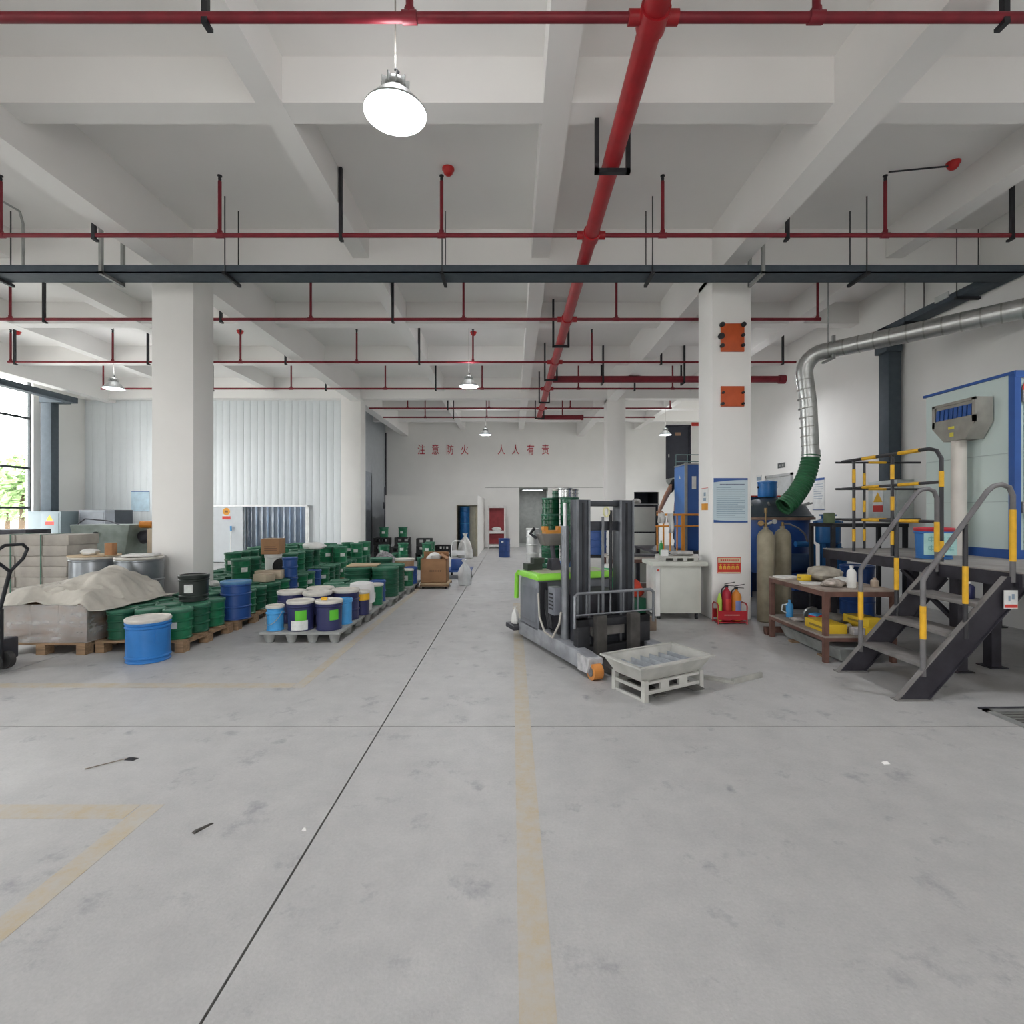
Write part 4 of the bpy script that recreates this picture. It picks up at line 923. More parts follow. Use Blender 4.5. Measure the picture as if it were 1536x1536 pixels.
# load guard and carriage
lg = MB().tube([(1.40,.02,.42),(1.40,.02,.74),(1.40,.06,.77),(1.40,.94,.77),(1.40,.98,.74),(1.40,.98,.42)],.016,8).build('load_guard', MASTL, fk)
MB().tube([(1.40,.02,.55),(1.40,.98,.55)],.010,8).build('guard_rail', MASTL, lg)
for b0 in (.16,.30,.44,.60,.78): MB().bar((1.40,b0,.55),(1.40,b0,.77),.014).build('guard_bar', MASTL, lg)
MB().box(1.30,1.40,.06,.94,.42,.50).box(1.30,1.40,.06,.94,.14,.22).box(1.30,1.40,.06,.20,.14,.5).box(1.30,1.40,.80,.94,.14,.5).build('carriage', BLACKST, fk, bevel=.006)
for b0 in (.24,.64):
    MB().prism([(1.40,.04),(2.30,.035),(2.42,.042),(2.42,.05),(1.55,.085),(1.47,.09),(1.47,.54),(1.40,.54)],'y',b0,b0+.12).build('fork', mat('worn_fork_steel',(.09,.085,.08),.5,.4,var=.4), fk)
MB().box(1.245,1.30,.28,.68,.30,.42).build('carriage_roller_box', mat('dusty_steel',(.22,.21,.20),.6,.2,var=.3), fk)
tag(bag('paper_bag','',PX(773,6.62),6.62,.162,.05,.05,.22,WBAG,31),'white paper bundle on the step of the pallet stacker','bag')
# steel hopper pan on legs
HP = mat('hopper_pan_grey',(.46,.46,.43),.6,.1,var=.15,scale=6)
HPD = mat('hopper_pan_inner',(.36,.39,.42),.5,.3,var=.3,scale=8)
hp_ = thing('slatted_steel_pan','grey slatted steel pan on legs in front of the forks','steel pan',(1.315,4.63,0),R(28.6))
W_,D_ = .425,.245; w_,d_ = .345,.17
z1,z0 = .305,.165; th = .010
for (a,b,c,d) in [((-W_,-D_),(W_,-D_),(w_,-d_),(-w_,-d_)),((W_,-D_),(W_,D_),(w_,d_),(w_,-d_)),((W_,D_),(-W_,D_),(-w_,d_),(w_,d_)),((-W_,D_),(-W_,-D_),(-w_,-d_),(-w_,d_))]:
    P = [Vector((*d,z0)),Vector((*c,z0)),Vector((*b,z1)),Vector((*a,z1))]
    ctr = Vector((0,0,z0)); n = (P[1]-P[0]).cross(P[3]-P[0]).normalized()
    if n.dot(P[0]-ctr) < 0: n = -n
    Q = [p+n*-th for p in P]
    MB().hexa([Q[0],Q[1],P[1],P[0],Q[3],Q[2],P[2],P[3]]).build('pan_wall', HP, hp_)
for (x0,x1,y0,y1) in [(-W_-.02,W_+.02,-D_-.02,-D_+.012),(-W_-.02,W_+.02,D_-.012,D_+.02),(-W_-.02,-W_+.012,-D_,D_),(W_-.012,W_+.02,-D_,D_)]:
    MB().box(x0,x1,y0,y1,z1-.004,z1+.012).build('rim', HP, hp_)
MB().box(-w_,w_,-d_,d_,z0-.004,z0+.004).build('pan_floor', mat('pan_dark_brown',(.09,.07,.06),.8,var=.3), hp_)  # dark brown floor sets off the slats
for i in range(6):
    x = -w_+.06+i*.115
    MB().hexa([(x-.004,-d_,z0+.004),(x+.004,-d_,z0+.004),(x+.004,d_,z0+.004),(x-.004,d_,z0+.004),(x+.04,-D_+.03,z1-.05),(x+.048,-D_+.03,z1-.05),(x+.048,D_-.03,z1-.05),(x+.04,D_-.03,z1-.05)]).build('slat', HPD, hp_)
for sx in (-1,1):
    for sy in (-1,1): MB().box(sx*.33-.022,sx*.33+.022,sy*.19-.022,sy*.19+.022,0,.18).build('leg', HP, hp_)
for sy in (-1,1):
    MB().box(-.33,.33,sy*.19-.014,sy*.19+.014,.06,.09).build('lower_rail', HP, hp_)
    MB().box(-.33,.33,sy*.19-.014,sy*.19+.014,.145,.165).build('upper_rail', HP, hp_)
    for x in (-.11,.11): MB().box(x-.05,x+.05,sy*.19-.012,sy*.19+.012,.09,.145).build('gusset', HP, hp_)
for sx in (-1,1): 
    MB().box(sx*.33-.014,sx*.33+.014,-.19,.19,.085,.115).build('side_rail', HP, hp_)
    MB().box(sx*.33-.014,sx*.33+.014,-.19,.19,.0,.02).build('side_rail', HP, hp_)
an = thing('steel_angle','pale bent steel angle lying on the floor beside the pan','steel angle',(1.93,4.87,0),R(-33))
MB().box(-.16,.18,-.035,.035,0,.028).build('bottom_leg', mat('angle_steel_grey',(.36,.36,.33),.6,.1,var=.2), an)
b_ = MB().box(0,.42,-.014,.014,0,.05).build('side_leg', mat('angle_steel_grey',(.36,.36,.33)), an); b_.location = (.16,-.03,0); b_.rotation_euler.z = R(62)

# ================================================================= RIGHT COLUMN ITEMS
colY = 7.6
ORP = mat('orange_plate',(.50,.085,.02),.5,var=.12,scale=7)
def clampplate(z, w, h, knobs, lab):
    t = thing('orange_plate', lab, 'plate', (PX(1098,colY),colY,z))
    MB().box(-w/2,w/2,-.03,-.004,-h/2,h/2).build('plate', ORP, t, bevel=.003)
    for (x,zz_,r) in knobs: MB().tube([(x*w/2,-.01,zz_*h/2),(x*w/2,-.06,zz_*h/2)],r,8).build('clamp', BLACKST, t)
clampplate(PZ(507,colY),.345,.415,[(-.92,.9,.036),(.9,.9,.036),(-1.0,.08,.045),(.85,.14,.026),(-.92,-.6,.03),(.85,-.58,.026)],'upper orange plate held by six black clamps on the column')
clampplate(PZ(595,colY),.345,.30,[(-.85,.35,.02),(.85,.35,.02),(-.9,-.75,.024),(.85,-.75,.02)],'lower orange plate held by four small clamps on the column')
nt_ = thing('blue_notice','tall pale blue rules notice with dark blue bands on the column','notice',(PX(1095.5,colY),colY,PZ(750.5,colY)))
nw,nh = .505,.66
MB().box(-nw/2,nw/2,-.012,-.002,-nh/2,nh/2).build('board', mat('notice_board_blue',(.50,.60,.65),.45,var=.04,scale=1.5), nt_)
b = MB(); top = [(-nw/2,nh/2),(nw/2,nh/2),(nw/2,nh/2-.03)]+[(nw/2-nw*i/8, nh/2-.028-.036*(i/8)**2) for i in range(1,9)]
b.prism(top,'y',-.0135,-.012).build('top_band', BBAR, nt_)
b = MB(); bot = [(-nw/2,-nh/2),(nw/2,-nh/2),(nw/2,-nh/2+.026)]+[(nw/2-nw*i/8,-nh/2+.026+.014*(i/8)**2-.006*math.sin(math.pi*i/8)) for i in range(1,9)]
b.prism(bot,'y',-.0135,-.012).build('bottom_band', BBAR, nt_)
q = random.Random(21)
def textrow(parent, x0, x1, z, hh, y, m, gap=.25):
    b = MB(); x = x0
    while x < x1:
        w = hh*q.uniform(.7,1.0); b.box(x,min(x+w,x1),y-.001,y,z-hh/2,z+hh/2); x += w+hh*gap
    o = b.build('text_row', m, parent, smooth=False); o['kind'] = 'stuff'
textrow(nt_,-.16,.21,nh/2-.095,.016,-.012,mat('notice_title_ink',(.08,.10,.18),.6))
for i in range(17): textrow(nt_,-.21,.21 if i % 3 else q.uniform(.0,.2),nh/2-.14-i*.0275,.010,-.012,mat('notice_ink',(.22,.31,.38),.6))
s = plate('red_warning_board','red and cream warning board with yellow characters on the column','sign',PX(1093.5,colY),colY-.002,PZ(848,colY),.345,.24,SRED,0,[(-.96,.96,.34,.92,mat('sign_cream',(.62,.50,.33),.5)),(-.96,.96,-.94,-.82,mat('sign_cream',(.6,.5,.3)))])
textrow(s,-.13,.14,.078,.022,-.0075,SRED,.4)
SY = mat('sign_yellow',(.72,.55,.06),.5)
for i in range(5):
    cx = -.13+i*.062; b = MB().box(cx-.02,cx+.02,-.0075,-.006,.005,.013).box(cx-.02,cx+.02,-.0075,-.006,-.02,-.012).box(cx-.004,cx+.004,-.0075,-.006,-.06,.02).box(cx-.02,cx-.012,-.0075,-.006,-.06,-.02).box(cx+.012,cx+.02,-.0075,-.006,-.06,-.02)
    o = b.build('character', SY, s, smooth=False); o['kind'] = 'stuff'
s = plate('side_sign','narrow white and orange sign on the side of the column','sign',2.97-.002,PX(0,1)*0+7.87,PZ(748.5,7.87),.26,.34,SGN,R(-90),[(-1,1,-1,-.4,mat('sign_orange',(.6,.3,.02))),(-1,1,.95,1,SRED),(-.3,.3,.25,.6,NTX),(-.4,.4,-.2,.1,NTX)])
# fire extinguishers in a red rack
rk = thing('extinguisher_rack','red steel rack holding two fire extinguishers at the column foot','rack',(PX(1094.5,7.4),7.40,0))
RRED = mat('rack_red',(.42,.02,.03),.45)
for sx in (-.205,.205):
    MB().tube([(sx,-.10,0),(sx,-.10,.26),(sx,-.06,.29),(sx,.06,.29),(sx,.10,.26),(sx,.10,0)],.010,8).build('end_frame', RRED, rk)
MB().box(-.205,.205,-.105,-.10,.06,.19).build('front_panel', RRED, rk); MB().box(-.205,.205,.10,.105,.06,.19).build('back_panel', RRED, rk)
MB().box(-.205,.205,-.10,.10,.02,.028).build('shelf', RRED, rk)
textrow(rk,-.12,.1,.13,.016,-.105,mat('rack_print',(.6,.3,.25),.5))
def exting(x, y, r, h, m, lab, band):
    t = thing('fire_extinguisher',lab,'fire extinguisher',(x,y,.029))
    MB().lathe([(r*.8,0),(r,.015),(r,h-.08),(r*.75,h-.03),(.022,h),(.02,h+.025)],20).build('cylinder', m, t)
    patch(r+.001,R(-120),R(-60),h*.35,h*.7).build('label', band, t)
    MB().box(-.02,.02,-.015,.015,h+.02,h+.06).build('valve', BLACKST, t)
    MB().bar((-.03,0,h+.07),(.11,-.02,h+.10),.018,.008).bar((-.03,0,h+.05),(.10,-.02,h+.045),.018,.008).build('lever', BLACKST, t)
    MB().tube([(-.02,0,h+.04),(-.07,-.01,h),(-.085,-.01,h-.12),(-.08,-.01,h-.25)],.010,8).build('hose', BLACKST, t)
exting(rk.location.x-.045,7.40,.068,.46,mat('extinguisher_red',(.36,.012,.03),.35),'red fire extinguisher standing in the red rack',SRED)
exting(rk.location.x+.095,7.40,.070,.43,mat('extinguisher_orange',(.62,.22,.03),.4),'orange-yellow fire extinguisher standing in the red rack',mat('label_blue',(.2,.25,.5),.5))
tag(MB().lathe([(.03,0),(.034,.01),(.034,.30),(.02,.36),(.012,.40)],14).build('lime_bottle', mat('lime_plastic',(.45,.65,.10),.5), None, (rk.location.x-.155,7.38,.029)),'slim lime yellow bottle standing in the red rack','bottle')
# gas cylinders
GASM = mat('dirty_cream_cylinder',(.27,.24,.17),.5,var=.25,scale=5)
def gas(x, y, lab, reg):
    t = thing('gas_cylinder',lab,'gas cylinder',(x,y,0))
    MB().lathe([(.10,0),(.118,.02),(.118,1.19),(.113,1.25),(.092,1.305),(.055,1.338),(.036,1.348),(.036,1.385)],24).build('body', GASM, t)
    MB().lathe([(.03,1.36),(.022,1.38),(.022,1.44),(.012,1.45)],12).build('valve', mat('brass',(.22,.15,.07),.45,.7), t)
    if reg:
        MB().tube([(0,0,1.42),(-.09,-.03,1.43)],.014,8).tube([(-.09,-.03,1.43),(-.10,-.07,1.44)],.04,14).tube([(.0,0,1.45),(.0,0,1.62)],.012,8).tube([(0,0,1.58),(0,0,1.66)],.022,10).build('regulator', mat('brass',(.4,.3,.1)), t)
        MB().tube([(.02,0,1.42),(.12,0,1.46)],.02,10).tube([(.12,-.01,1.46),(.12,-.03,1.46)],.035,14).build('gauge', LGT, t)
    else:
        MB().tube([(0,0,1.42),(.1,0,1.42),(.3,.1,1.35),(.45,.2,1.26),(.55,.3,1.14)],.014,8).build('hose', mat('grey_hose',(.16,.15,.16),.6), t)
gas(3.705,7.48,'cream gas cylinder with brass regulator touching the column',True)
gas(4.09,7.74,'cream gas cylinder with a grey hose beside the work bench',False)

# ================================================================= WORK BENCH
RUST = mat('rust_brown_steel',(.13,.065,.05),.65,.1,var=.3,scale=7)
BX0,BX1,BY0,BY1 = 3.31,4.08,5.42,6.60
wb = thing('work_bench','rust brown steel work bench with cluttered top beside the stair','bench',((BX0+BX1)/2,(BY0+BY1)/2,0))
hx,hy = (BX1-BX0)/2,(BY1-BY0)/2
for sx in (-1,1):
    for sy in (-1,1): MB().box(sx*(hx-.027)-.025,sx*(hx-.027)+.025,sy*(hy-.027)-.025,sy*(hy-.027)+.025,0,.754).build('leg', RUST, wb)
MB().box(-hx,hx,-hy,hy,.755,.775).build('top', mat('bench_top_dusty',(.30,.25,.21),.75,var=.25,scale=5), wb)
MB().box(-hx,hx,-hy,-hy+.05,.70,.755).box(-hx,hx,hy-.05,hy,.70,.755).box(-hx,-hx+.05,-hy+.051,hy-.051,.701,.754).box(hx-.05,hx,-hy+.051,hy-.051,.701,.754).build('apron', RUST, wb)
MB().box(-hx,hx,-hy,hy,.265,.285).build('shelf', mat('bench_shelf_dusty',(.27,.24,.21),.75,var=.25,scale=5), wb)
MB().box(-hx,hx,-hy,-hy+.04,.225,.265).box(-hx,-hx+.04,-hy+.041,hy,.226,.264).build('shelf_apron', RUST, wb)
bt, bs = .776, .286
YBX = mat('yellow_box_card',(.70,.47,.03),.5,var=.06)
def ybox(x,y,z,w,d,h,rz,lab):
    t = thing('yellow_box',lab,'box',(x,y,z),rz)
    MB().box(-w/2,w/2,-d/2,d/2,0,h).build('body', YBX, t, bevel=.004)
    MB().box(-w/2-.001,-w/2,-d*.3,d*.3,h*.35,h*.6).build('print', mat('box_print',(.3,.2,.05),.6), t)
ybox(3.50,5.72,bs,.22,.42,.10,.0,'long yellow box on the bench shelf beside the near leg')
ybox(3.88,5.60,bs,.20,.34,.085,-.1,'lower yellow box of the pair behind the stair stringer')
ybox(3.86,5.62,bs+.086,.20,.36,.085,.12,'upper yellow box of the pair behind the stair stringer')
ybox(3.52,6.17,bt,.12,.10,.07,.1,'small yellow box on the bench top')
def bottle(x,y,z,r,h,m,lab,name='bottle',cap=None,hand=False):
    t = thing(name,lab,'bottle',(x,y,z))
    MB().lathe([(r*.9,0),(r,.01),(r,h*.68),(r*.8,h*.78),(r*.35,h*.86),(r*.33,h*.92)],16).build('body', m, t)
    MB().lathe([(r*.42,h*.90),(r*.42,h),(r*.1,h+.003)],12).build('cap', cap or m, t)
    if hand: MB().tube([(-r*.6,0,h*.75),(-r*2.1,0,h*.72),(-r*2.4,0,h*.4),(-r*.9,0,h*.25)],.009,8).build('handle', mat('pale_tube',(.55,.6,.62),.5), t)
    return t
bottle(3.47,6.40,bs,.042,.215,LBLUE,'light blue spray bottle with a looped handle on the bench shelf','spray_bottle',None,True)
bottle(3.70,5.58,bt,.046,.24,WPL,'white plastic bottle standing on the bench top')
bottle(3.98,5.62,bt,.04,.1,mat('rusty_tin',(.42,.34,.27),.6),'small rusty tin cup at the bench end','tin_cup')
tag(MB().box(-.13,.13,-.10,.10,0,.02).build('paper_stack', mat('paper_white',(.62,.61,.58),.8), None, (3.45,6.42,bt), rotz=.3),'white papers at the far bench corner','paper')
tag(MB().box(-.14,.14,-.09,.09,0,.012).build('paper_sheet', mat('paper_white',(.6,.6,.6)), None, (3.47,5.88,bt), rotz=-.4),'loose white paper sheet along the bench edge','paper')
lump('grey_cloth','crumpled grey work cloth heap on the bench top','cloth',3.78,6.20,bt,.20,.22,.17,mat('work_cloth',(.34,.31,.26),.85,var=.3,scale=9),41)
lump('stained_rag','stained pale rag beside the white bottle','rag',3.55,5.66,bt,.12,.10,.09,mat('stained_cloth',(.40,.35,.31),.85,var=.5,scale=18),42)
lump('white_rag','white rag bundle behind the white bottle','rag',3.70,5.76,bt,.08,.08,.1,WBAG,43)
rc = thing('red_blue_carton','small red and blue carton on the bench shelf','box',(3.55,5.98,bs),.35)
MB().box(-.06,.06,-.05,.05,0,.13).build('body', LBLUE, rc, bevel=.003); MB().prism([(-.06,.0),(.02,.0),(.06,.13),(-.06,.10)],'y',-.0515,-.05).build('red_panel', SRED, rc); MB().box(-.0615,-.06,-.05,.05,.02,.11).build('red_panel', SRED, rc)
tag(MB().tube([(0,-.012,.09),(.0,.012,.10)],.09,24).build('steel_disc', GALV, None, (3.60,6.16,bs)),'thin steel disc leaning on the bench shelf clutter','disc')
lump('tool_heap','heap of grey hand tools and wire on the bench shelf','tools',3.82,6.05,bs,.16,.15,.12,GBAG,44)
lump('glove_pair','pale work gloves lying on the bench shelf','gloves',3.45,6.2,bs,.08,.07,.04,mat('glove_cloth',(.42,.38,.36),.85,var=.4,scale=20),45)
tag(MB().tube([(-.08,0,.03),(.09,.02,.05)],.028,12).build('grease_tube', WPL, None, (3.66,5.66,bs+.002)),'white tube lying between the yellow boxes','tube')
tag(MB().box(-.06,.06,-.05,.05,0,.075).build('grey_box', mat('grey_print_box',(.42,.41,.43),.6,var=.2,scale=20), None, (3.70,5.50,bs), bevel=.004),'small grey printed box beside the long yellow box','box')
tg = thing('steel_trough','grey steel trough pushed under the work bench','trough',(3.62,6.0,0),0)
MB().hexa([(-.13,-.58,.02),(.13,-.58,.02),(.13,.52,.02),(-.13,.52,.02),(-.19,-.64,.16),(.19,-.64,.16),(.19,.58,.16),(-.19,.58,.16)]).build('body', mat('trough_steel',(.38,.40,.39),.5,.3,var=.25,scale=6), tg)
for y in (-.3,.3): MB().box(-.2,.2,y-.04,y+.04,0,.022).build('runner', WOOD, tg)
dt = thing('wood_timber','dark timber lying behind the far end of the bench','timber',(3.36,6.72,0),.0)
MB().box(-.06,.36,-.06,.0,.03,.10).build('beam', RUST, dt); MB().box(-.05,.06,-.07,.01,0,.03).box(.22,.33,-.07,.01,0,.03).build('foot', RUST, dt)

# ================================================================= STAIR AND PLATFORM
STR = mat('dark_stair_steel',(.035,.033,.042),.5,.2,var=.3,scale=7)
TRD = mat('dusty_tread',(.20,.19,.185),.7,.1,var=.2,scale=8)
RAILB = mat('black_rail_paint',(.035,.035,.04),.4,.1,var=.15)
RAILG = mat('grey_rail_paint',(.16,.155,.16),.45,.1,var=.2)
DZ_ = 1.09
stc = thing('steel_stair','dark steel stair with three treads and black-yellow handrails','stair',(0,0,0))
for y in (4.36,5.14):
    MB().prism([(3.27,0),(3.53,0),(4.36,.93),(4.36,DZ_-.04),(4.19,DZ_-.04)],'y',y-.006,y+.006).build('stringer', STR, stc)
    MB().bar((3.27,y,.004),(4.19,y,DZ_-.04),.05,.008).build('stringer_flange', TRD, stc)
    MB().bar((3.53,y,.004),(4.36,y,.93),.05,.008).build('stringer_flange', STR, stc)
    MB().box(3.25,3.56,y-.04,y+.04,0,.01).build('foot_plate', TRD, stc)
for z,x in ((.30,3.50),(.56,3.73),(.82,3.95)):
    MB().box(x,x+.27,4.37,5.13,z-.035,z).build('tread', TRD, stc, bevel=.004)
def banded(pts, r, parent, name, m, bands):
    rail = MB().tube(pts, r, 12).build(name, m, parent)
    for (a, b) in bands: MB().tube([a, b], r+.0025, 12).build('yellow_band', YEL, rail)
    return rail
for y in (4.36,5.14):
    banded([(3.50,y,.20),(3.50,y,1.02),(3.53,y,1.07),(4.05,y,1.78),(4.10,y,1.82),(4.17,y,1.835),(4.235,y,1.81),(4.265,y,1.74),(4.265,y,1.0)],.021,stc,'handrail',RAILG,[((3.50,y,.52),(3.50,y,.80)),((4.265,y,1.18),(4.265,y,1.62)) if y < 5 else ((4.265,y,1.2),(4.265,y,1.5))])
    banded([(3.86,y,.52),(3.86,y,1.50)],.019,stc,'rail_post',RAILB,[((3.86,y,.82),(3.86,y,1.14))])
pf = thing('steel_platform','dark steel platform with dusty deck around the spray booth','platform',(0,0,0))
DECK = mat('dusty_deck',(.30,.285,.27),.75,.05,var=.15,scale=5)
MB().box(4.28,6.93,4.30,5.50,DZ_-.012,DZ_).box(4.40,6.93,5.50,7.25,DZ_-.012,DZ_).build('deck_plate', DECK, pf)
for (a,b) in [((4.28,4.32),(6.93,4.32)),((4.30,4.32),(4.30,5.2)),((4.42,5.2),(4.42,7.23)),((4.42,7.23),(6.93,7.23)),((4.3,5.2),(6.93,5.2))]:
    MB().bar((*a,DZ_-.075),(*b,DZ_-.075),.05,.12).build('edge_beam', STR, pf)
for (x,y) in [(4.50,5.16),(4.97,5.30),(4.46,7.15),(5.45,4.42),(6.75,4.42),(6.75,7.15),(5.6,7.15)]:
    MB().box(x-.05,x+.05,y-.05,y+.05,0,DZ_-.13).build('leg', STR, pf); MB().box(x-.09,x+.09,y-.09,y+.09,0,.012).build('base_plate', STR, pf)
MB().bar((4.50,5.2,.5),(4.50,5.9,DZ_-.15),.04).build('brace', STR, pf)
rl = thing('platform_railing','black and yellow guard railing around the platform beside the booth','railing',(0,0,0))
RZ = 2.27
X0 = 4.42
banded([(X0,6.85,RZ),(X0,5.42,RZ),(X0,5.33,RZ-.03),(X0,5.27,RZ-.12),(X0,5.27,DZ_)],.020,rl,'top_rail',RAILB,[((X0,6.45,RZ),(X0,6.2,RZ)),((X0,5.85,RZ),(X0,5.55,RZ)),((X0,5.27,2.02),(X0,5.27,1.86)),((X0,5.27,1.30),(X0,5.27,1.02+.12))])
for z in (1.91,1.50):
    banded([(X0,6.85,z),(X0,5.27,z)],.016,rl,'mid_rail',RAILB,[((X0,6.45,z),(X0,6.15,z)),((X0,5.85,z),(X0,5.55,z))])
for y in (6.62,5.95):
    banded([(X0,y,DZ_),(X0,y,RZ)],.018,rl,'post',RAILB,[((X0,y,2.15),(X0,y,1.98)),((X0,y,1.78),(X0,y,1.62)),((X0,y,1.38),(X0,y,1.22))])
YR = 7.15
for z in (RZ+.02,1.92,1.50): banded([(X0+.1,YR,z),(5.7,YR,z)],.014,rl,'back_rail',RAILB,[((X0+.55,YR,z),(X0+.8,YR,z))])
banded([(4.92,YR,DZ_),(4.92,YR,RZ+.02)],.016,rl,'post',RAILB,[((4.92,YR,2.14),(4.92,YR,1.98)),((4.92,YR,1.76),(4.92,YR,1.6)),((4.92,YR,1.36),(4.92,YR,1.2))])
rl2 = thing('platform_railing','black and yellow railing along the stair side edge of the booth landing','railing',(0,0,0))
X2 = 4.37
banded([(X2,4.33,DZ_),(X2,4.33,2.12),(X2+.03,4.33,2.2),(X2+.11,4.33,2.25),(6.9,4.33,2.25)],.020,rl2,'top_rail',RAILB,[((X2,4.33,2.02),(X2,4.33,1.80)),((X2,4.33,1.48),(X2,4.33,1.26))])
banded([(X2,4.33,1.83),(6.9,4.33,1.83)],.015,rl2,'mid_rail',RAILB,[((5.0,4.33,1.83),(5.3,4.33,1.83))])
s = plate('stair_sign','small white sign with a red strip on the stair side','sign',4.22,4.335,.86,.115,.155,SGN,0,[(-.95,.95,-.9,-.55,SRED),(-.4,-.1,-.2,.4,NTX),(.1,.5,.0,.6,NTX)])
# booth
BTH = mat('booth_panel',(.58,.68,.66),.4,var=.02,scale=2)
BBL = mat('booth_blue_frame',(.025,.09,.32),.4,var=.08)
bo = thing('spray_booth','pale green-grey spray booth with a blue frame on the platform','booth',(0,0,DZ_))
H_ = 3.11-DZ_
MB().box(5.42,6.93,5.53,6.70,0.0,H_).build('body', BTH, bo)
MB().box(5.40,5.47,5.50,5.57,0,H_).build('corner_post', BBL, bo)
MB().box(5.405,6.93,5.495,5.565,H_-.06,H_+.012).box(5.395,5.46,5.5,6.72,H_-.02,H_+.01).build('top_trim', BBL, bo)
MB().box(5.405,5.42,5.53,6.7,0,.10).box(5.4,6.93,5.515,5.53,0,.1).build('base_trim', BBL, bo)
for z in (.62,1.15): MB().box(5.412,5.42,5.6,6.68,z,z+.008).build('panel_seam', mat('booth_seam',(.42,.5,.5),.5), bo)
MB().box(5.52,6.3,5.50,5.53,.02,H_-.1).build('door', BTH, bo, bevel=.004)
for z in (.5,1.7): MB().box(5.48,5.53,5.49,5.51,z,z+.12).build('hinge', LGT, bo)
sg = thing('prohibition_sign','round red and white prohibition sign on the booth door','sign',(5.58,5.497,2.93))
MB().tube([(0,0,0),(0,-.004,0)],.10,28).build('disc', SRED, sg); MB().tube([(0,-.004,0),(0,-.006,0)],.07,28).build('centre', SGN, sg); MB().bar((-.05,-.007,.05),(.05,-.007,-.05),.003,.018,up=(0,0,1)).build('slash', SRED, sg)
# hood on the booth side with drain pipe
hd = thing('filter_hood','grey steel hood with blue filter slots feeding a white pipe on the booth','hood',(0,0,0))
HM = mat('hood_steel',(.30,.29,.26),.5,.3,var=.15,scale=6)
hx0,hx1,hy0,hy1 = 5.20,5.405,5.75,6.34
zt_,zm_,zb_ = 2.90,2.62,2.44
MB().prism([(hy0,zt_),(hy1,zt_),(hy1,zm_),(hy1-.17,zb_),(hy0+.12,zb_),(hy0,zm_)],'x',hx0+.02,hx1).build('body', HM, hd)
MB().box(hx0,hx0+.02,hy0,hy1,zt_-.03,zt_).box(hx0,hx0+.02,hy0,hy0+.04,zm_,zt_).box(hx0,hx0+.02,hy1-.04,hy1,zm_,zt_).prism([(hy0,zm_+.08),(hy1,zm_+.08),(hy1,zm_),(hy1-.17,zb_),(hy0+.12,zb_),(hy0,zm_)],'x',hx0,hx0+.02).build('face_frame', HM, hd)
for i in range(8):
    y = hy0+.06+i*.062
    MB().hexa([(hx0+.004,y,zm_+.085),(hx0+.016,y,zm_+.085),(hx0+.016,y+.045,zm_+.085),(hx0+.004,y+.045,zm_+.085),(hx0+.004,y-.012,zt_-.07),(hx0+.016,y-.012,zt_-.07),(hx0+.016,y+.033,zt_-.07),(hx0+.004,y+.033,zt_-.07)]).build('filter', BBL, hd)
MB().box(hx0-.004,hx0+.0,6.02,6.10,2.58,2.61).box(hx0-.004,hx0,6.03,6.08,2.49,2.54).build('sticker', mat('hood_sticker_yellow',(.7,.62,.08),.5), hd)
MB().tube([(5.28,6.05,2.45),(5.28,6.05,DZ_)],.075,18).build('drain_pipe', mat('pvc_cream',(.62,.59,.54),.5,var=.05), hd)
# bucket on the deck
bk = pail('blue_bucket','blue plastic bucket with red lid and pale teal paper sign on the deck','bucket',.17,.34,mat('bucket_blue',(.03,.16,.45),.4),mat('bucket_red',(.50,.03,.05),.4),(.85,),(),taper=.92)
bk.location = (4.63,5.62,DZ_)
MB().box(-.16,.13,-.182,-.178,.05,.285).build('paper_sign', mat('teal_paper',(.38,.62,.60),.7), bk)
for r_ in range(2):
    for c_ in range(3):
        x = -.12+c_*.085; z = .20-r_*.095
        b = MB().box(x,x+.055,-.1832,-.182,z,z+.008).box(x,x+.055,-.1832,-.182,z+.03,z+.038).box(x+.023,x+.031,-.1832,-.182,z-.012,z+.05)
        b.box(x+[0,.045,.01][c_],x+[.008,.053,.018][c_],-.1832,-.182,z,z+.038)
        o = b.build('character', mat('faint_teal_ink',(.20,.42,.42),.7), bk, smooth=False); o['kind'] = 'stuff'
bk.rotation_euler.z = R(-18)
bottle(4.12,4.62,.8205,.045,.15,NAVY,'small dark bottle with a white cap on the top stair tread','bottle',WPL)
# electrical cabinet on right wall
ecr = thing('wall_cabinet','pale grey wall cabinet with a yellow warning triangle under the tray drop','cabinet',(6.65,9.2,0))
MB().box(0,.29,-.36,.36,1.42,2.16).build('body', mat('cabinet_pale',(.50,.54,.53),.45), ecr, bevel=.006)
MB().box(-.012,0,-.33,.33,1.45,2.13).build('door', mat('cabinet_pale',(.5,.5,.5)), ecr)
MB().box(-.016,-.012,-.05,.22,1.58,2.0).build('sign_plate', SGN, ecr)
MB().prism([(-.03,1.78),(.20,1.78),(.085,1.96)],'x',-.019,-.016).build('warning_triangle', YEL, ecr)
MB().box(-.019,-.016,-.04,.21,1.60,1.72).build('red_strip', SRED, ecr)
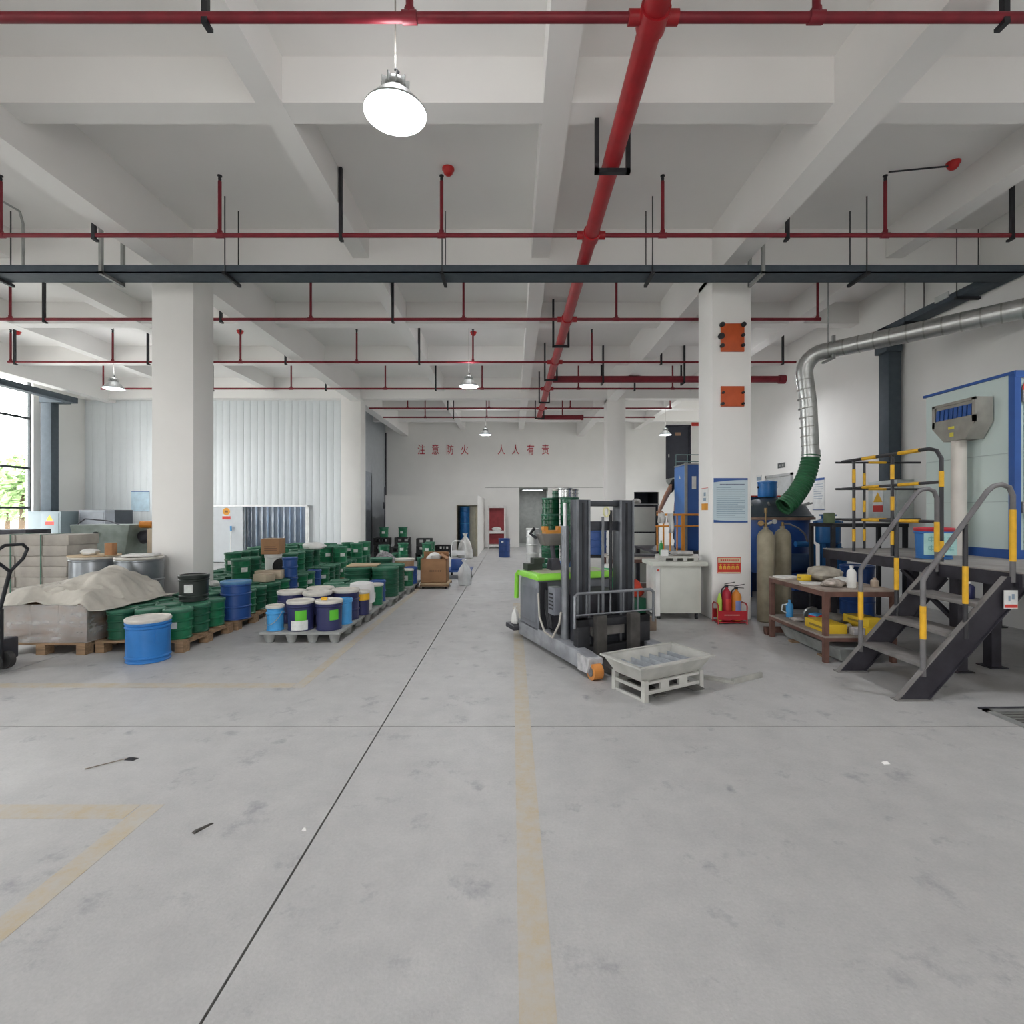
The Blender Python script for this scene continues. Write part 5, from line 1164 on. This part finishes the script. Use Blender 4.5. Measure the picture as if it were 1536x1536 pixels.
# dark bench behind the railing with blue pump parts
bkb = thing('black_table','black steel table behind the platform railing','table',(5.0,7.72,0))
MB().box(-.35,.75,-.3,.3,1.38,1.43).build('top', BLACKST, bkb)
for sx in (-.33,.72):
    for sy in (-.27,.27): MB().box(sx-.025,sx+.025,sy-.025,sy+.025,0,1.38).build('leg', BLACKST, bkb)
bp_ = pail('blue_drum','blue steel drum behind the platform railing on the floor','drum',.22,.80,DBLUE,DBLUE,(.33,.66),(),taper=1.0); bp_.location = (5.2,7.72,0)
tag(MB().box(-.06,.06,-.05,.05,0,.16).build('switch_box', mat('olive_switch',(.15,.20,.11),.5), None, (4.78,7.72,1.431), bevel=.01),'olive green switch box on the black table','switch box')
# floor grate
gr = thing('floor_grate','steel framed drain grate set in the floor near the stair foot','grate',(3.79,3.28,0))
MB().box(0,1.4,0,.05,0,.015).box(0,1.4,.8,.85,0,.015).box(0,.05,0,.85,0,.015).box(1.35,1.4,0,.85,0,.015).build('frame', LGT, gr)
MB().box(.05,1.35,.05,.8,.0,.003).build('shade_sheet', mat('grate_pit_shade',(.03,.025,.025),.9), gr)  # flat dark sheet stands in for the shade below the bars
for i in range(14): MB().box(.05,1.35,.075+i*.052,.10+i*.052,.003,.012).build('bar', mat('grate_bar',(.22,.22,.21),.6,.3), gr)
tag(MB().tube([(0,0,.008),(.75,.03,.008)],.008,6).build('steel_rod', DARKST, None, (3.79,4.16,0)),'thin dark steel rod lying along the floor grate','rod')
# small scraps on the open floor
tw = thing('twig','thin twig with a dark clump on the open floor','twig',(PX(190,3.3),3.3,0))
MB().tube([(-.17,-.12,.004),(0,.02,.006)],.003,6).build('stem', mat('dry_stem',(.25,.21,.17),.8), tw); MB().hexa([(-.02,.0,0),(.05,-.01,0),(.06,.03,0),(-.01,.035,0),(0,.01,.012),(.03,.008,.012),(.03,.02,.01),(0,.02,.012)]).build('clump', BLACKST, tw)
sc_ = thing('dark_scrap','small dark scrap of metal on the open floor','scrap',(PX(305,2.59),2.59,0),R(60))
MB().hexa([(-.05,-.012,0),(.05,-.006,0),(.05,.006,0),(-.05,.014,0),(-.04,-.008,.01),(.04,-.002,.006),(.04,.004,.006),(-.04,.008,.01)]).build('shard', mat('scrap_dark',(.06,.055,.05),.7), sc_)
tag(MB().hexa([(-.012,-.01,0),(.012,-.01,0),(.01,.01,0),(-.01,.01,0),(-.006,-.005,.01),(.006,-.005,.012),(.005,.006,.01),(-.005,.005,.009)]).build('white_chip', WPL, None, (PX(457,2.58),2.58,0)),'tiny white chip beside the floor joint','chip')
tag(MB().hexa([(-.02,-.015,0),(.025,-.01,0),(.02,.012,0),(-.015,.015,0),(-.01,-.005,.012),(.012,-.004,.015),(.01,.006,.012),(-.006,.006,.01)]).build('white_chip', WPL, None, (PX(1328,3.26),3.26,0)),'pale paper scrap on the floor toward the stair','scrap')

# ================================================================= BLUE MIXING MACHINE AND PUMP
mm = thing('dome_machine','dark domed mixing machine with a blue tank on top under the hose','machine',(4.78,9.35,0))
DOME = mat('dark_dome_steel',(.055,.075,.09),.4,.3,var=.2,scale=5)
MB().lathe([(.63,1.50),(.64,1.53),(.60,1.56),(.52,1.70),(.36,1.82),(.15,1.87),(.003,1.88)],32).build('dome', DOME, mm)
MB().lathe([(.60,1.46),(.66,1.465),(.66,1.505),(.60,1.51)],32).build('flange', mat('rusty_flange',(.22,.14,.10),.6,var=.3), mm)
MB().lathe([(.40,.5),(.56,.8),(.58,1.46)],28).build('vessel', DBLUE, mm)
for a in (45,135,225,315):
    x,y = .45*math.cos(R(a)),.45*math.sin(R(a)); MB().box(x-.05,x+.05,y-.05,y+.05,0,.85).build('leg', DBLUE, mm)
MB().lathe([(.15,1.87),(.16,1.90),(.16,2.12),(.17,2.13),(.17,2.15),(.10,2.17),(.003,2.18)],20,(-.12,0,0)).build('tank', BLUE, mm)
MB().tube([(-.3,0,2.05),(.06,0,2.05)],.018,8).build('tank_bar', DARKST, mm)
for i in range(5):
    a = R(200+i*35); MB().bar((.5*math.cos(a),.5*math.sin(a),1.72),(.62*math.cos(a),.62*math.sin(a),1.76),.03).build('clamp', LGT, mm)
bbx = thing('navy_housing','navy steel housing with a red top edge behind the domed machine','machine',(4.9,10.6,0))
MB().box(-.55,.75,-.3,.3,0,1.9).build('body', mat('navy_housing_paint',(.02,.04,.10),.45), bbx, bevel=.01); MB().box(-.56,.76,-.31,.31,1.9,1.93).build('top_edge', SRED, bbx)
vp = thing('vacuum_pump','bright blue vacuum pump with an upright tank beside the bench','pump',(5.32,8.62,0))
CB = mat('pump_blue',(.015,.11,.30),.35,var=.12)
MB().lathe([(.05,1.0),(.12,1.05),(.18,1.09),(.185,1.12),(.185,1.42),(.20,1.425),(.20,1.45),(.12,1.48),(.10,1.50),(.10,1.53),(.13,1.535),(.13,1.56),(.003,1.565)],24).build('tank', CB, vp)
for a in (90,210,330):
    x,y = .15*math.cos(R(a)),.15*math.sin(R(a)); MB().box(x-.03,x+.03,y-.03,y+.03,.55,1.08).build('leg', CB, vp)
MB().tube([(-.19,0,1.42),(-.24,0,1.42)],.03,10).tube([(.19,0,1.42),(.24,0,1.42)],.03,10).build('lug', CB, vp)
MB().tube([(-.55,0,1.06),(-.3,0,1.06),(-.26,0,1.02),(-.26,0,.55)],.05,14).tube([(.02,0,1.0),(.2,0,.96),(.25,0,.86),(.25,0,.55)],.06,14).build('pipework', CB, vp)
MB().box(-.7,.4,-.25,.25,.3,.56).build('base', DBLUE, vp, bevel=.02)
MB().tube([(-.75,0,.74),(-.35,0,.74)],.16,20).build('motor', mat('motor_blue',(.02,.05,.12),.45), vp)
MB().box(-.7,.4,-.2,.2,0,.3).build('plinth', DARKST, vp)

# ================================================================= BACKGROUND MIDDLE / RIGHT
# white cabinet beside the column
wc = thing('white_cabinet','white steel cabinet with a cluttered top beside the column','cabinet',(2.47,7.86,0))
WCM = mat('off_white_cabinet',(.56,.57,.52),.5,var=.05,scale=4)
MB().box(-.33,.33,-.28,.26,.10,.80).build('body', WCM, wc, bevel=.008)
MB().box(-.27,.26,-.288,-.28,.16,.76).build('door', WCM, wc, bevel=.003)
MB().box(-.34,-.28,-.29,.26,.06,.82).build('side_post', mat('cabinet_post_white',(.68,.68,.66),.5), wc)
MB().box(-.40,.42,-.32,.30,.80,.86).build('worktop', WCM, wc, bevel=.006)
for sx in (-.28,.28):
    for sy in (-.22,.2): MB().tube([(sx-.015,sy,.04),(sx+.015,sy,.04)],.04,12).box(sx-.02,sx+.02,sy-.02,sy+.02,.07,.10).build('caster', BLACKST, wc)
MB().tube([(-.31,-.292,.74),(-.31,-.300,.74)],.018,12).build('indicator', mat('red_button',(.6,.06,.03),.4), wc)
tw2 = thing('pallet_tray','low grey tray with slots on the white cabinet','tray',(2.50,7.88,.861))
MB().box(-.24,.30,-.2,.2,.045,.075).build('deck', HP, tw2)
for x in (-.22,-.05,.1,.26): MB().box(x-.03,x+.03,-.2,.2,0,.045).build('foot', HP, tw2)
lump('grey_sacks','flattened grey sack with red print on the slotted tray','sack',2.62,7.88,.936,.20,.15,.07,GBAG,60)
tag(MB().box(-.05,.05,-.04,.04,0,.09).build('white_box', SGN, None, (2.31,7.76,.861+.075), bevel=.004),'small white box standing on the slotted tray','box')
bottle(2.33,8.0,.861+.075,.028,.22,mat('green_bottle',(.02,.25,.06),.3),'green bottle standing behind the small white box')
# brown-legged table
tb2 = thing('brown_table','brown steel table strewn with papers behind the mast','table',(2.15,9.0,0))
MB().box(-.50,.55,-.38,.38,.80,.84).build('top', mat('table_top_dusty',(.42,.38,.34),.7,var=.2), tb2)
for sx in (-.46,.5):
    for sy in (-.34,.34): MB().box(sx-.025,sx+.025,sy-.025,sy+.025,0,.80).build('leg', RUST, tb2)
MB().box(-.46,.5,-.36,-.33,.74,.80).build('apron', RUST, tb2)
MB().box(-.46,.5,-.34,.34,.28,.30).build('shelf', RUST, tb2)
tag(MB().box(-.28,.28,-.2,.2,0,.025).build('dark_pad', mat('dark_pad',(.05,.05,.055),.6), None, (2.26,8.9,.841), bevel=.004),'dark flat pad on the brown table','pad')
lump('paper_heap','heap of pale papers at the end of the brown table','paper',1.79,8.9,.841,.12,.14,.06,WBAG,61)
lump('foil_bag','silver and blue foil bag on the lower shelf of the brown table','bag',1.92,8.75,.301,.13,.11,.4,mat('foil_silver',(.45,.5,.55),.25,.7,var=.4,scale=7),62)
carton('green_crate','green crate stacked with red bags in front of the brown table',.40,.3,.24,1.92,8.25,0,0,DGREEN)
lump('red_bag','red and white bag on the green crate','bag',1.93,8.25,.243,.20,.15,.28,mat('red_bag_plastic',(.6,.06,.03),.5,var=.3,scale=4),63)
carton('kraft_carton','flattened brown carton lying on the floor right of the mast',.42,.3,.16,1.72,7.02,0,.15,mat('dull_brown_card',(.17,.13,.10),.85,var=.2))
tag(MB().box(-.15,.15,-.012,.012,0,.30).build('card_flap', mat('dull_brown_card',(.2,.15,.1)), None, (1.58,7.30,0), rotz=.2),'dull brown cardboard sheet standing behind the flattened carton','cardboard')
# white machine
wm = thing('white_machine','white cabinet machine with a dark seam beside the dark opening','machine',(2.94,12.05,0))
MB().box(-.30,.34,-.35,.35,0,1.12).build('lower_body', WCM, wm, bevel=.008); MB().box(-.30,.34,-.35,.35,1.15,1.72).build('upper_body', WCM, wm, bevel=.008)
MB().box(-.29,.33,-.34,.34,1.12,1.15).build('seam', BLACKST, wm); MB().box(-.33,.40,-.40,.38,1.76,1.79).build('top', LGT, wm); MB().box(-.28,.3,-.33,.33,1.72,1.76).build('neck', BLACKST, wm)
lump('machine_clutter','pale cloth bundle lying on the white machine','cloth',2.9,11.95,1.791,.12,.1,.12,GBAG,64)
# orange-railed stand, person, blue cabinet
ORR = mat('orange_rail_paint',(.68,.27,.04),.45,var=.08)
sd = thing('orange_railed_stand','low work stand with an orange guard rail before the blue cabinet','stand',(0,0,0))
MB().box(2.75,4.3,9.72,11.5,.80,.85).build('deck', DARKST, sd)
for (x,y) in [(2.8,9.77),(4.2,9.77),(2.8,11.4),(4.2,11.4)]: MB().box(x-.04,x+.04,y-.04,y+.04,0,.8).build('leg', DARKST, sd)
MB().tube([(2.77,9.80,1.55),(4.25,9.80,1.55)],.022,10).build('top_rail', ORR, sd)
MB().tube([(2.75,9.80,1.33),(4.25,9.80,1.33)],.018,10).build('mid_rail', ORR, sd)
for x in (2.78,2.90,3.03,3.16,4.0): MB().tube([(x,9.80,.85),(x,9.80,1.33 if x < 2.8 else 1.55)],.016,8).build('baluster', ORR, sd)
MB().box(3.24,3.30,9.77,9.83,.85,1.56).build('corner_post', ORR, sd)
bc = thing('blue_cabinet','tall blue cabinet standing behind the orange rail','cabinet',(3.40,10.02,.85))
MB().box(0,.75,0,.68,0,1.68).build('body', mat('cabinet_blue',(.03,.10,.34),.45,var=.05), bc, bevel=.006)
MB().box(-.012,0,.02,.66,.03,1.66).build('side_door', mat('cabinet_blue_light',(.07,.20,.52),.45,var=.05), bc)
MB().box(-.02,.03,-.02,.02,0,1.72).build('corner_trim', LGT, bc); MB().box(-.015,.75,-.01,.68,1.68,1.70).build('top_trim', LGT, bc)
MB().box(.12,.2,-.012,0,1.2,1.45).build('plate', SGN, bc); MB().prism([(.28,1.42),(.36,1.42),(.32,1.48)],'x',-.016,-.012).build('emblem', SGN, bc)
wcl = thing('white_towel','white towel draped over the orange rail','towel',(0,0,0))
def drape(x0,x1,zl,seed):
    b = MB(); n = 8; P = []
    prof = [(9.765,zl),(9.768,zl+.12),(9.772,1.45),(9.772,1.56),(9.80,1.580),(9.828,1.56),(9.83,1.40)]
    vs = []
    for j,(yy,z_) in enumerate(prof):
        for i in range(n+1):
            u = i/n; vs.append((x0+(x1-x0)*u+(.015*math.sin(j*1.7)), yy-(.012*math.sin(u*9+seed) if j < 3 else 0), z_))
    fs = [(j*(n+1)+i,j*(n+1)+i+1,(j+1)*(n+1)+i+1,(j+1)*(n+1)+i) for j in range(len(prof)-1) for i in range(n)]
    b.add(vs,fs); return b
o = drape(2.98,3.09,1.20,1).build('long_fold', WPL, wcl); o.modifiers.new('t','SOLIDIFY').thickness = .006
o = drape(2.80,2.93,1.38,2).build('short_fold', WPL, wcl); o.modifiers.new('t','SOLIDIFY').thickness = .006
# person, leaning on the rail
def skin(name, verts, edges, radii, material, parent, root=0, sub=2):
    me = bpy.data.meshes.new(name); me.from_pydata(verts, edges, []); o = mkobj(name, me, material, parent)
    sk = o.modifiers.new('skin','SKIN'); sk.use_smooth_shade = True
    lay = me.skin_vertices[0].data
    for i,r in enumerate(radii):
        lay[i].radius = r if isinstance(r, tuple) else (r, r); lay[i].use_root = (i == root)
    s_ = o.modifiers.new('sub','SUBSURF'); s_.levels = sub; s_.render_levels = sub
    return o
ps = thing('person','person in a black short-sleeved shirt leaning an arm on the orange rail','person',(3.66,11.05,.85))
SKIN = mat('skin',(.42,.22,.14),.55,var=.06); SHIRT = mat('black_shirt',(.015,.015,.018),.8); TROU = mat('dark_trousers',(.03,.035,.05),.8); HAIR = mat('black_hair',(.01,.009,.008),.6)
# local: facing -Y, left of the picture is -X
V = [(0,0,.90),(0,0,1.08),(0,-.03,1.25),(0,-.06,1.39),(0,-.09,1.49),(0,-.12,1.57),(0,-.13,1.66),            # 0-6 pelvis..head
     (-.10,0,.85),(-.11,-.03,.48),(-.11,.02,.09),(-.11,-.14,.04),                                           # 7-10 leg
     (.10,0,.85),(.12,-.03,.48),(.12,.02,.09),(.12,-.14,.04),                                               # 11-14
     (-.19,-.08,1.39),(-.43,-.42,1.09),(-.80,-1.12,.775),                                                   # 15-17 arm to rail
     (.19,-.06,1.39),(.25,-.02,1.10),(.24,-.14,.87)]                                                        # 18-20
E = [(0,1),(1,2),(2,3),(3,4),(4,5),(5,6),(0,7),(7,8),(8,9),(9,10),(0,11),(11,12),(12,13),(13,14),(3,15),(15,16),(16,17),(3,18),(18,19),(19,20)]
V[16] = (-.47,-.45,1.08)
Rr = [(.15,.11),(.14,.10),(.155,.11),(.14,.10),(.055,.055),(.075,.09),(.07,.085),.085,.06,.045,.04,.085,.06,.045,.04,.065,.052,.034,.06,.045,.03]
skin('body', V, E, Rr, SKIN, ps)
SV = [(0,0,.92),(0,0,1.08),(0,-.03,1.25),(0,-.06,1.385),(0,-.075,1.44),(-.19,-.08,1.39),(-.36,-.31,1.17),(.19,-.06,1.39),(.235,-.03,1.18)]
skin('shirt', SV, [(0,1),(1,2),(2,3),(3,4),(3,5),(5,6),(3,7),(7,8)], [(.165,.125),(.155,.115),(.17,.125),(.15,.11),(.07,.07),.078,.068,.078,.068], SHIRT, ps)
skin('trousers', [(0,0,.95),(0,0,.88),(-.10,0,.82),(-.11,-.03,.48),(-.11,.02,.12),(.10,0,.82),(.12,-.03,.48),(.12,.02,.12)], [(0,1),(1,2),(2,3),(3,4),(1,5),(5,6),(6,7)], [(.165,.125),(.16,.12),.10,.078,.07,.10,.078,.07], TROU, ps)
MB().lathe([(.003,.125),(.05,.12),(.085,.085),(.098,.03),(.095,-.02),(.08,-.04)],16,(0,-.125,1.63)).build('hair', HAIR, ps)
for sx in (-.03,.03): MB().lathe([(.002,-.008),(.009,0),(.002,.008)],8,(sx,-.205,1.635)).build('eye', HAIR, ps)
MB().hexa([(-.014,-.205,1.59),(.014,-.205,1.59),(.008,-.2,1.59),(-.008,-.2,1.59),(-.006,-.205,1.635),(.006,-.205,1.635),(.005,-.2,1.635),(-.005,-.2,1.635)]).build('nose', SKIN, ps)
MB().box(-.022,.022,-.212,-.20,1.553,1.562).build('mouth', mat('lip',(.3,.1,.08),.5), ps)
# hand on the rail: palm and five fingers
hb = Vector((-.82,-1.16,.765))
HV = [tuple(hb),tuple(hb+Vector((-.03,-.05,-.005)))]; HE = [(0,1)]; HR = [(.034,.024),(.042,.018)]
for i,(dx,L) in enumerate(((-.035,.066),(-.012,.078),(.012,.074),(.034,.058))):
    a = hb+Vector((-.03+dx*.9,-.075+abs(dx)*.2,-.005)); c = a+Vector((-.012,-L*.55,-.005)); e_ = c+Vector((-.004,-L*.28,-.035))
    n0 = len(HV); HV += [tuple(a),tuple(c),tuple(e_)]; HE += [(1,n0),(n0,n0+1),(n0+1,n0+2)]; HR += [.0095,.0085,.0075]
a = hb+Vector((.03,-.03,-.005)); c = a+Vector((.028,-.035,-.012)); n0 = len(HV); HV += [tuple(a),tuple(c),tuple(c+Vector((.004,-.03,-.02)))]; HE += [(0,n0),(n0,n0+1),(n0+1,n0+2)]; HR += [.014,.011,.009]
skin('hand', HV, HE, HR, SKIN, ps)
for sx in (-1,1): MB().hexa([(sx*.11-.045,-.22,0),(sx*.11+.045,-.22,0),(sx*.11+.045,.07,0),(sx*.11-.045,.07,0),(sx*.11-.035,-.18,.06),(sx*.11+.035,-.18,.06),(sx*.11+.04,.06,.10),(sx*.11-.04,.06,.10)]).build('shoe', BLACKST, ps, bevel=.015)
# landing with stair rail under the upper door
ld = thing('upper_landing','grey concrete landing with a thin steel railing below the upper door','landing',(7.6,23.4,0))
MB().prism([(-.55,3.10),(1.6,3.10),(1.6,2.98),(-.3,2.6),(-.55,2.98)],'y',-1.1,0).build('slab', mat('landing_grey',(.36,.38,.37),.8), ld)
RLG = mat('thin_rail_green_grey',(.12,.19,.20),.5)
for z in (.35,.7,1.0): MB().tube([(-.45,-1.05,3.1+z),(.6,-1.05,3.1+z)],.02,8).build('rail', RLG, ld)
for x in (-.45,.05,.6): MB().tube([(x,-1.05,3.1),(x,-1.05,4.1)],.022,8).build('post', RLG, ld)
MB().tube([(.6,-1.05,4.1),(1.5,-1.05,3.0)],.022,8).build('sloping_rail', RLG, ld); MB().tube([(.72,-1.05,4.1),(1.62,-1.05,3.0)],.016,8).build('sloping_rail', RLG, ld)
plate('red_banner','small red panel high on the far wall beside the upper door','sign',8.55,YW-.002,5.62,.7,.18,SRED)
# slogan on the far wall
SLG = mat('slogan_red',(.48,.035,.06),.6,var=.08)
slg = thing('wall_slogan','row of eight red Chinese characters on the far white wall','lettering',(0,YW-.004,PZ(675.5,YW)))
for ch,x in zip('注意防火人人有责',(632,653,675,697,752,773.5,796,818)):
    text(ch,.50,'character',SLG,slg,(PX(x,YW),-.004,0),depth=.006,sx=.72)
# conduits on the far wall
cdt = thing('wall_conduit','thin grey conduit line fixed along the far wall','conduit',(0,YW-.012,0))
for (x0,x1,y) in [(728,779,731),(822,905,731)]: MB().tube([(PX(x0,YW),0,PZ(y,YW)),(PX(x1,YW),0,PZ(y,YW))],.016,6).build('conduit_run', LGT, cdt)
tag(MB().tube([(-5.74,23.3,.3),(-5.74,23.3,5.2)],.03,8).build('corner_pipe', DARKST),'dark vertical pipe in the corner of the far bay','pipe')
tag(MB().tube([(-4.58,18.45,0),(-4.58,18.45,2.5)],.022,8).tube([(-4.58,18.45,1.72),(-4.58,18.45,1.95)],.06,10).build('valve_pipe', DARKST),'dark pipe with a valve at the corner of the low storeroom','pipe')
# red rack with white frame
rr = thing('red_rack','white framed rack with red panels against the far wall','rack',(PX(745,22.6),22.75,0))
WF = mat('white_frame',(.70,.69,.67),.5)
for sx in (-.36,.36): MB().box(sx-.03,sx+.03,-.25,-.19,0,1.88).box(sx-.03,sx+.03,.19,.25,0,1.88).build('post', WF, rr)
MB().box(-.36,.36,-.25,.25,1.80,1.88).build('top', WF, rr); MB().box(-.36,.36,-.25,.25,.66,.76).build('middle_shelf', WF, rr); MB().box(-.36,.36,-.25,.25,.08,.16).build('bottom_shelf', WF, rr)
RP = mat('rack_red_panel',(.26,.035,.04),.6,var=.15); MB().box(-.33,.33,.0,.05,.78,1.78).build('red_panel', RP, rr); MB().box(-.33,.33,.0,.05,.18,.64).build('red_panel', RP, rr)
lump('pale_bundle','pale bundle on the middle shelf of the red rack','bundle',rr.location.x,22.6,.762,.2,.1,.18,WBAG,70)
# lone blue drum on the floor
bd2 = pail('blue_drum','lone deep blue drum standing on the far floor before the red rack','drum',.20,.66,mat('lone_drum_blue',(.02,.055,.20),.4),DBLUE,(.33,.66),((-110,12,.78,.88,STK),),taper=1.0); bd2.location = (PX(756.5,18.2),18.2,0)
# blue drums inside the storeroom
PR['q'] = pail('blue_barrel','bright blue barrel stacked inside the storeroom doorway','drum',.19,.60,BLUE,LBLUE,(.33,.66),(),taper=1.0,group='blue barrels inside the storeroom')
for k in range(3): place(PR['q'],-1.74,19.0,k*.602)
# stacks behind the reach truck
place(wp,1.12,11.3,0,0,'wooden pallet under the tall green pail stacks behind the stacker'); 
PR['v'] = pail('stacked_green_drum','glossy green drum in the tall stacks behind the pallet stacker','drum',.19,.355,mat('glossy_green_drum',(.012,.10,.045),.25,var=.12),GLID,(.33,.66),(),taper=1.0,group='tall green drum stacks behind the stacker')
SILV = mat('silver_tin',(.55,.56,.56),.25,.85,var=.1)
PR['z'] = pail('silver_tin','silver tin on top of the green drum stacks','tin',.15,.2,SILV,SILV,(.5,),(),taper=1.0,group='silver tins on the green drum stacks')
for (x,y,n_) in [(.82,10.98,4),(1.235,10.98,5),(.86,11.42,5),(1.27,11.42,5)]:
    for k in range(n_): place(PR['v'],x,y,.133+k*.356)
for (x,y) in [(1.14,10.98),(1.32,11.4)]: place(PR['z'],x,y,.133+5*.356)
z3 = pail('small_green_tin','small green tin on the green drum stacks beside the silver tins','tin',.13,.19,DGREEN,WLID,(.5,),(),taper=1.0); z3.location = (1.42,11.1+.25,.133+5*.356)
z3.location = (1.2,11.28,.133+5*.356); z3.location.x = 1.02
PR['y'] = pail('silver_drum','pale silver drum in the two-high stack left of the green stacks','drum',.155,.60,mat('pale_silver_drum',(.62,.63,.62),.35,.4,var=.08),WPL,(.33,.66),(),taper=1.0,group='silver drums left of the green stacks')
for k in range(2): place(PR['y'],PX(799,12.6),12.6,k*.602)
bst = thing('drum_stand','low black steel stand under the blue drums behind the mast','stand',(1.70,10.1,0))
MB().box(-.42,.32,-.3,.3,.72,.77).build('top', BLACKST, bst)
for sx in (-.38,.28):
    for sy in (-.26,.26): MB().box(sx-.025,sx+.025,sy-.025,sy+.025,0,.72).build('leg', BLACKST, bst)
bd3 = pail('blue_drum','deep blue ribbed drum on the black stand behind the mast','drum',.19,.60,DBLUE,DBLUE,(.25,.5,.75),(),taper=1.0); bd3.location = (1.66,10.05,.771)
bd4 = pail('blue_drum','light blue drum beside the tall green stacks behind the mast','drum',.17,.60,BLUE,BLUE,(.33,.66),(),taper=1.0); bd4.location = (1.27+.0,10.1,.0)
bd4.location = (1.02,10.3,0)
gp = pail('green_gas_pail','bright green pail behind the right mast upright','pail',.13,.38,mat('bright_green',(.03,.32,.13),.4),WPL,(.5,),(),taper=1.0); gp.location = (1.55,8.0,.40)
cst = thing('steel_stool','small steel stool under the bright green pail','stool',(1.55,8.0,0))
MB().box(-.17,.17,-.17,.17,.37,.40).build('seat', LGT, cst)
for sx in (-.14,.14):
    for sy in (-.14,.14): MB().tube([(sx,sy,0),(sx*.9,sy*.9,.37)],.014,8).build('leg', LGT, cst)
# right wall signs and door
d4 = struct(MB().box(6.90,6.95,12.65,12.71,0,2.58).box(6.90,6.95,13.9,13.96,0,2.58).box(6.90,6.95,12.65,13.96,2.52,2.58).build('door_4', mat('grey_door_frame',(.42,.43,.43),.5)), 'grey framed door in the white wall behind the domed machine')
MB().box(6.92,6.948,12.71,13.9,0,2.52).build('door_leaf', mat('pale_door_leaf',(.48,.50,.50),.5), d4)
plate('wall_plate','small dark plate on the wall above the grey door','sign',6.948,13.2,PZ(697,13.0),.36,.13,mat('dark_plate',(.09,.10,.10),.5),R(-90),[(-.6,-.2,-.4,.4,LGT),(.2,.6,-.4,.4,LGT)])
plate('wall_notice','blue-headed white notice on the wall behind the blue pump','notice',6.948,PX(0,1)*0+11.6,PZ(741,11.6),.45,.72,SGN,R(-90),[(-1,1,.86,1,BBAR),(-1,1,-1,-.96,BBAR),(-.8,.8,.6,.63,NTX),(-.8,.8,.45,.48,NTX),(-.8,.8,.3,.33,NTX),(-.8,.8,.15,.18,NTX),(-.8,.5,0,.03,NTX),(-.8,.8,-.15,-.12,NTX),(-.8,.6,-.3,-.27,NTX)])
plate('paper_slip','small white paper slip on the wall beside the column','paper',6.948,14.4,PZ(718,14.4),.3,.2,SGN,R(-90),[(-.8,.8,-.5,.5,NTX)])
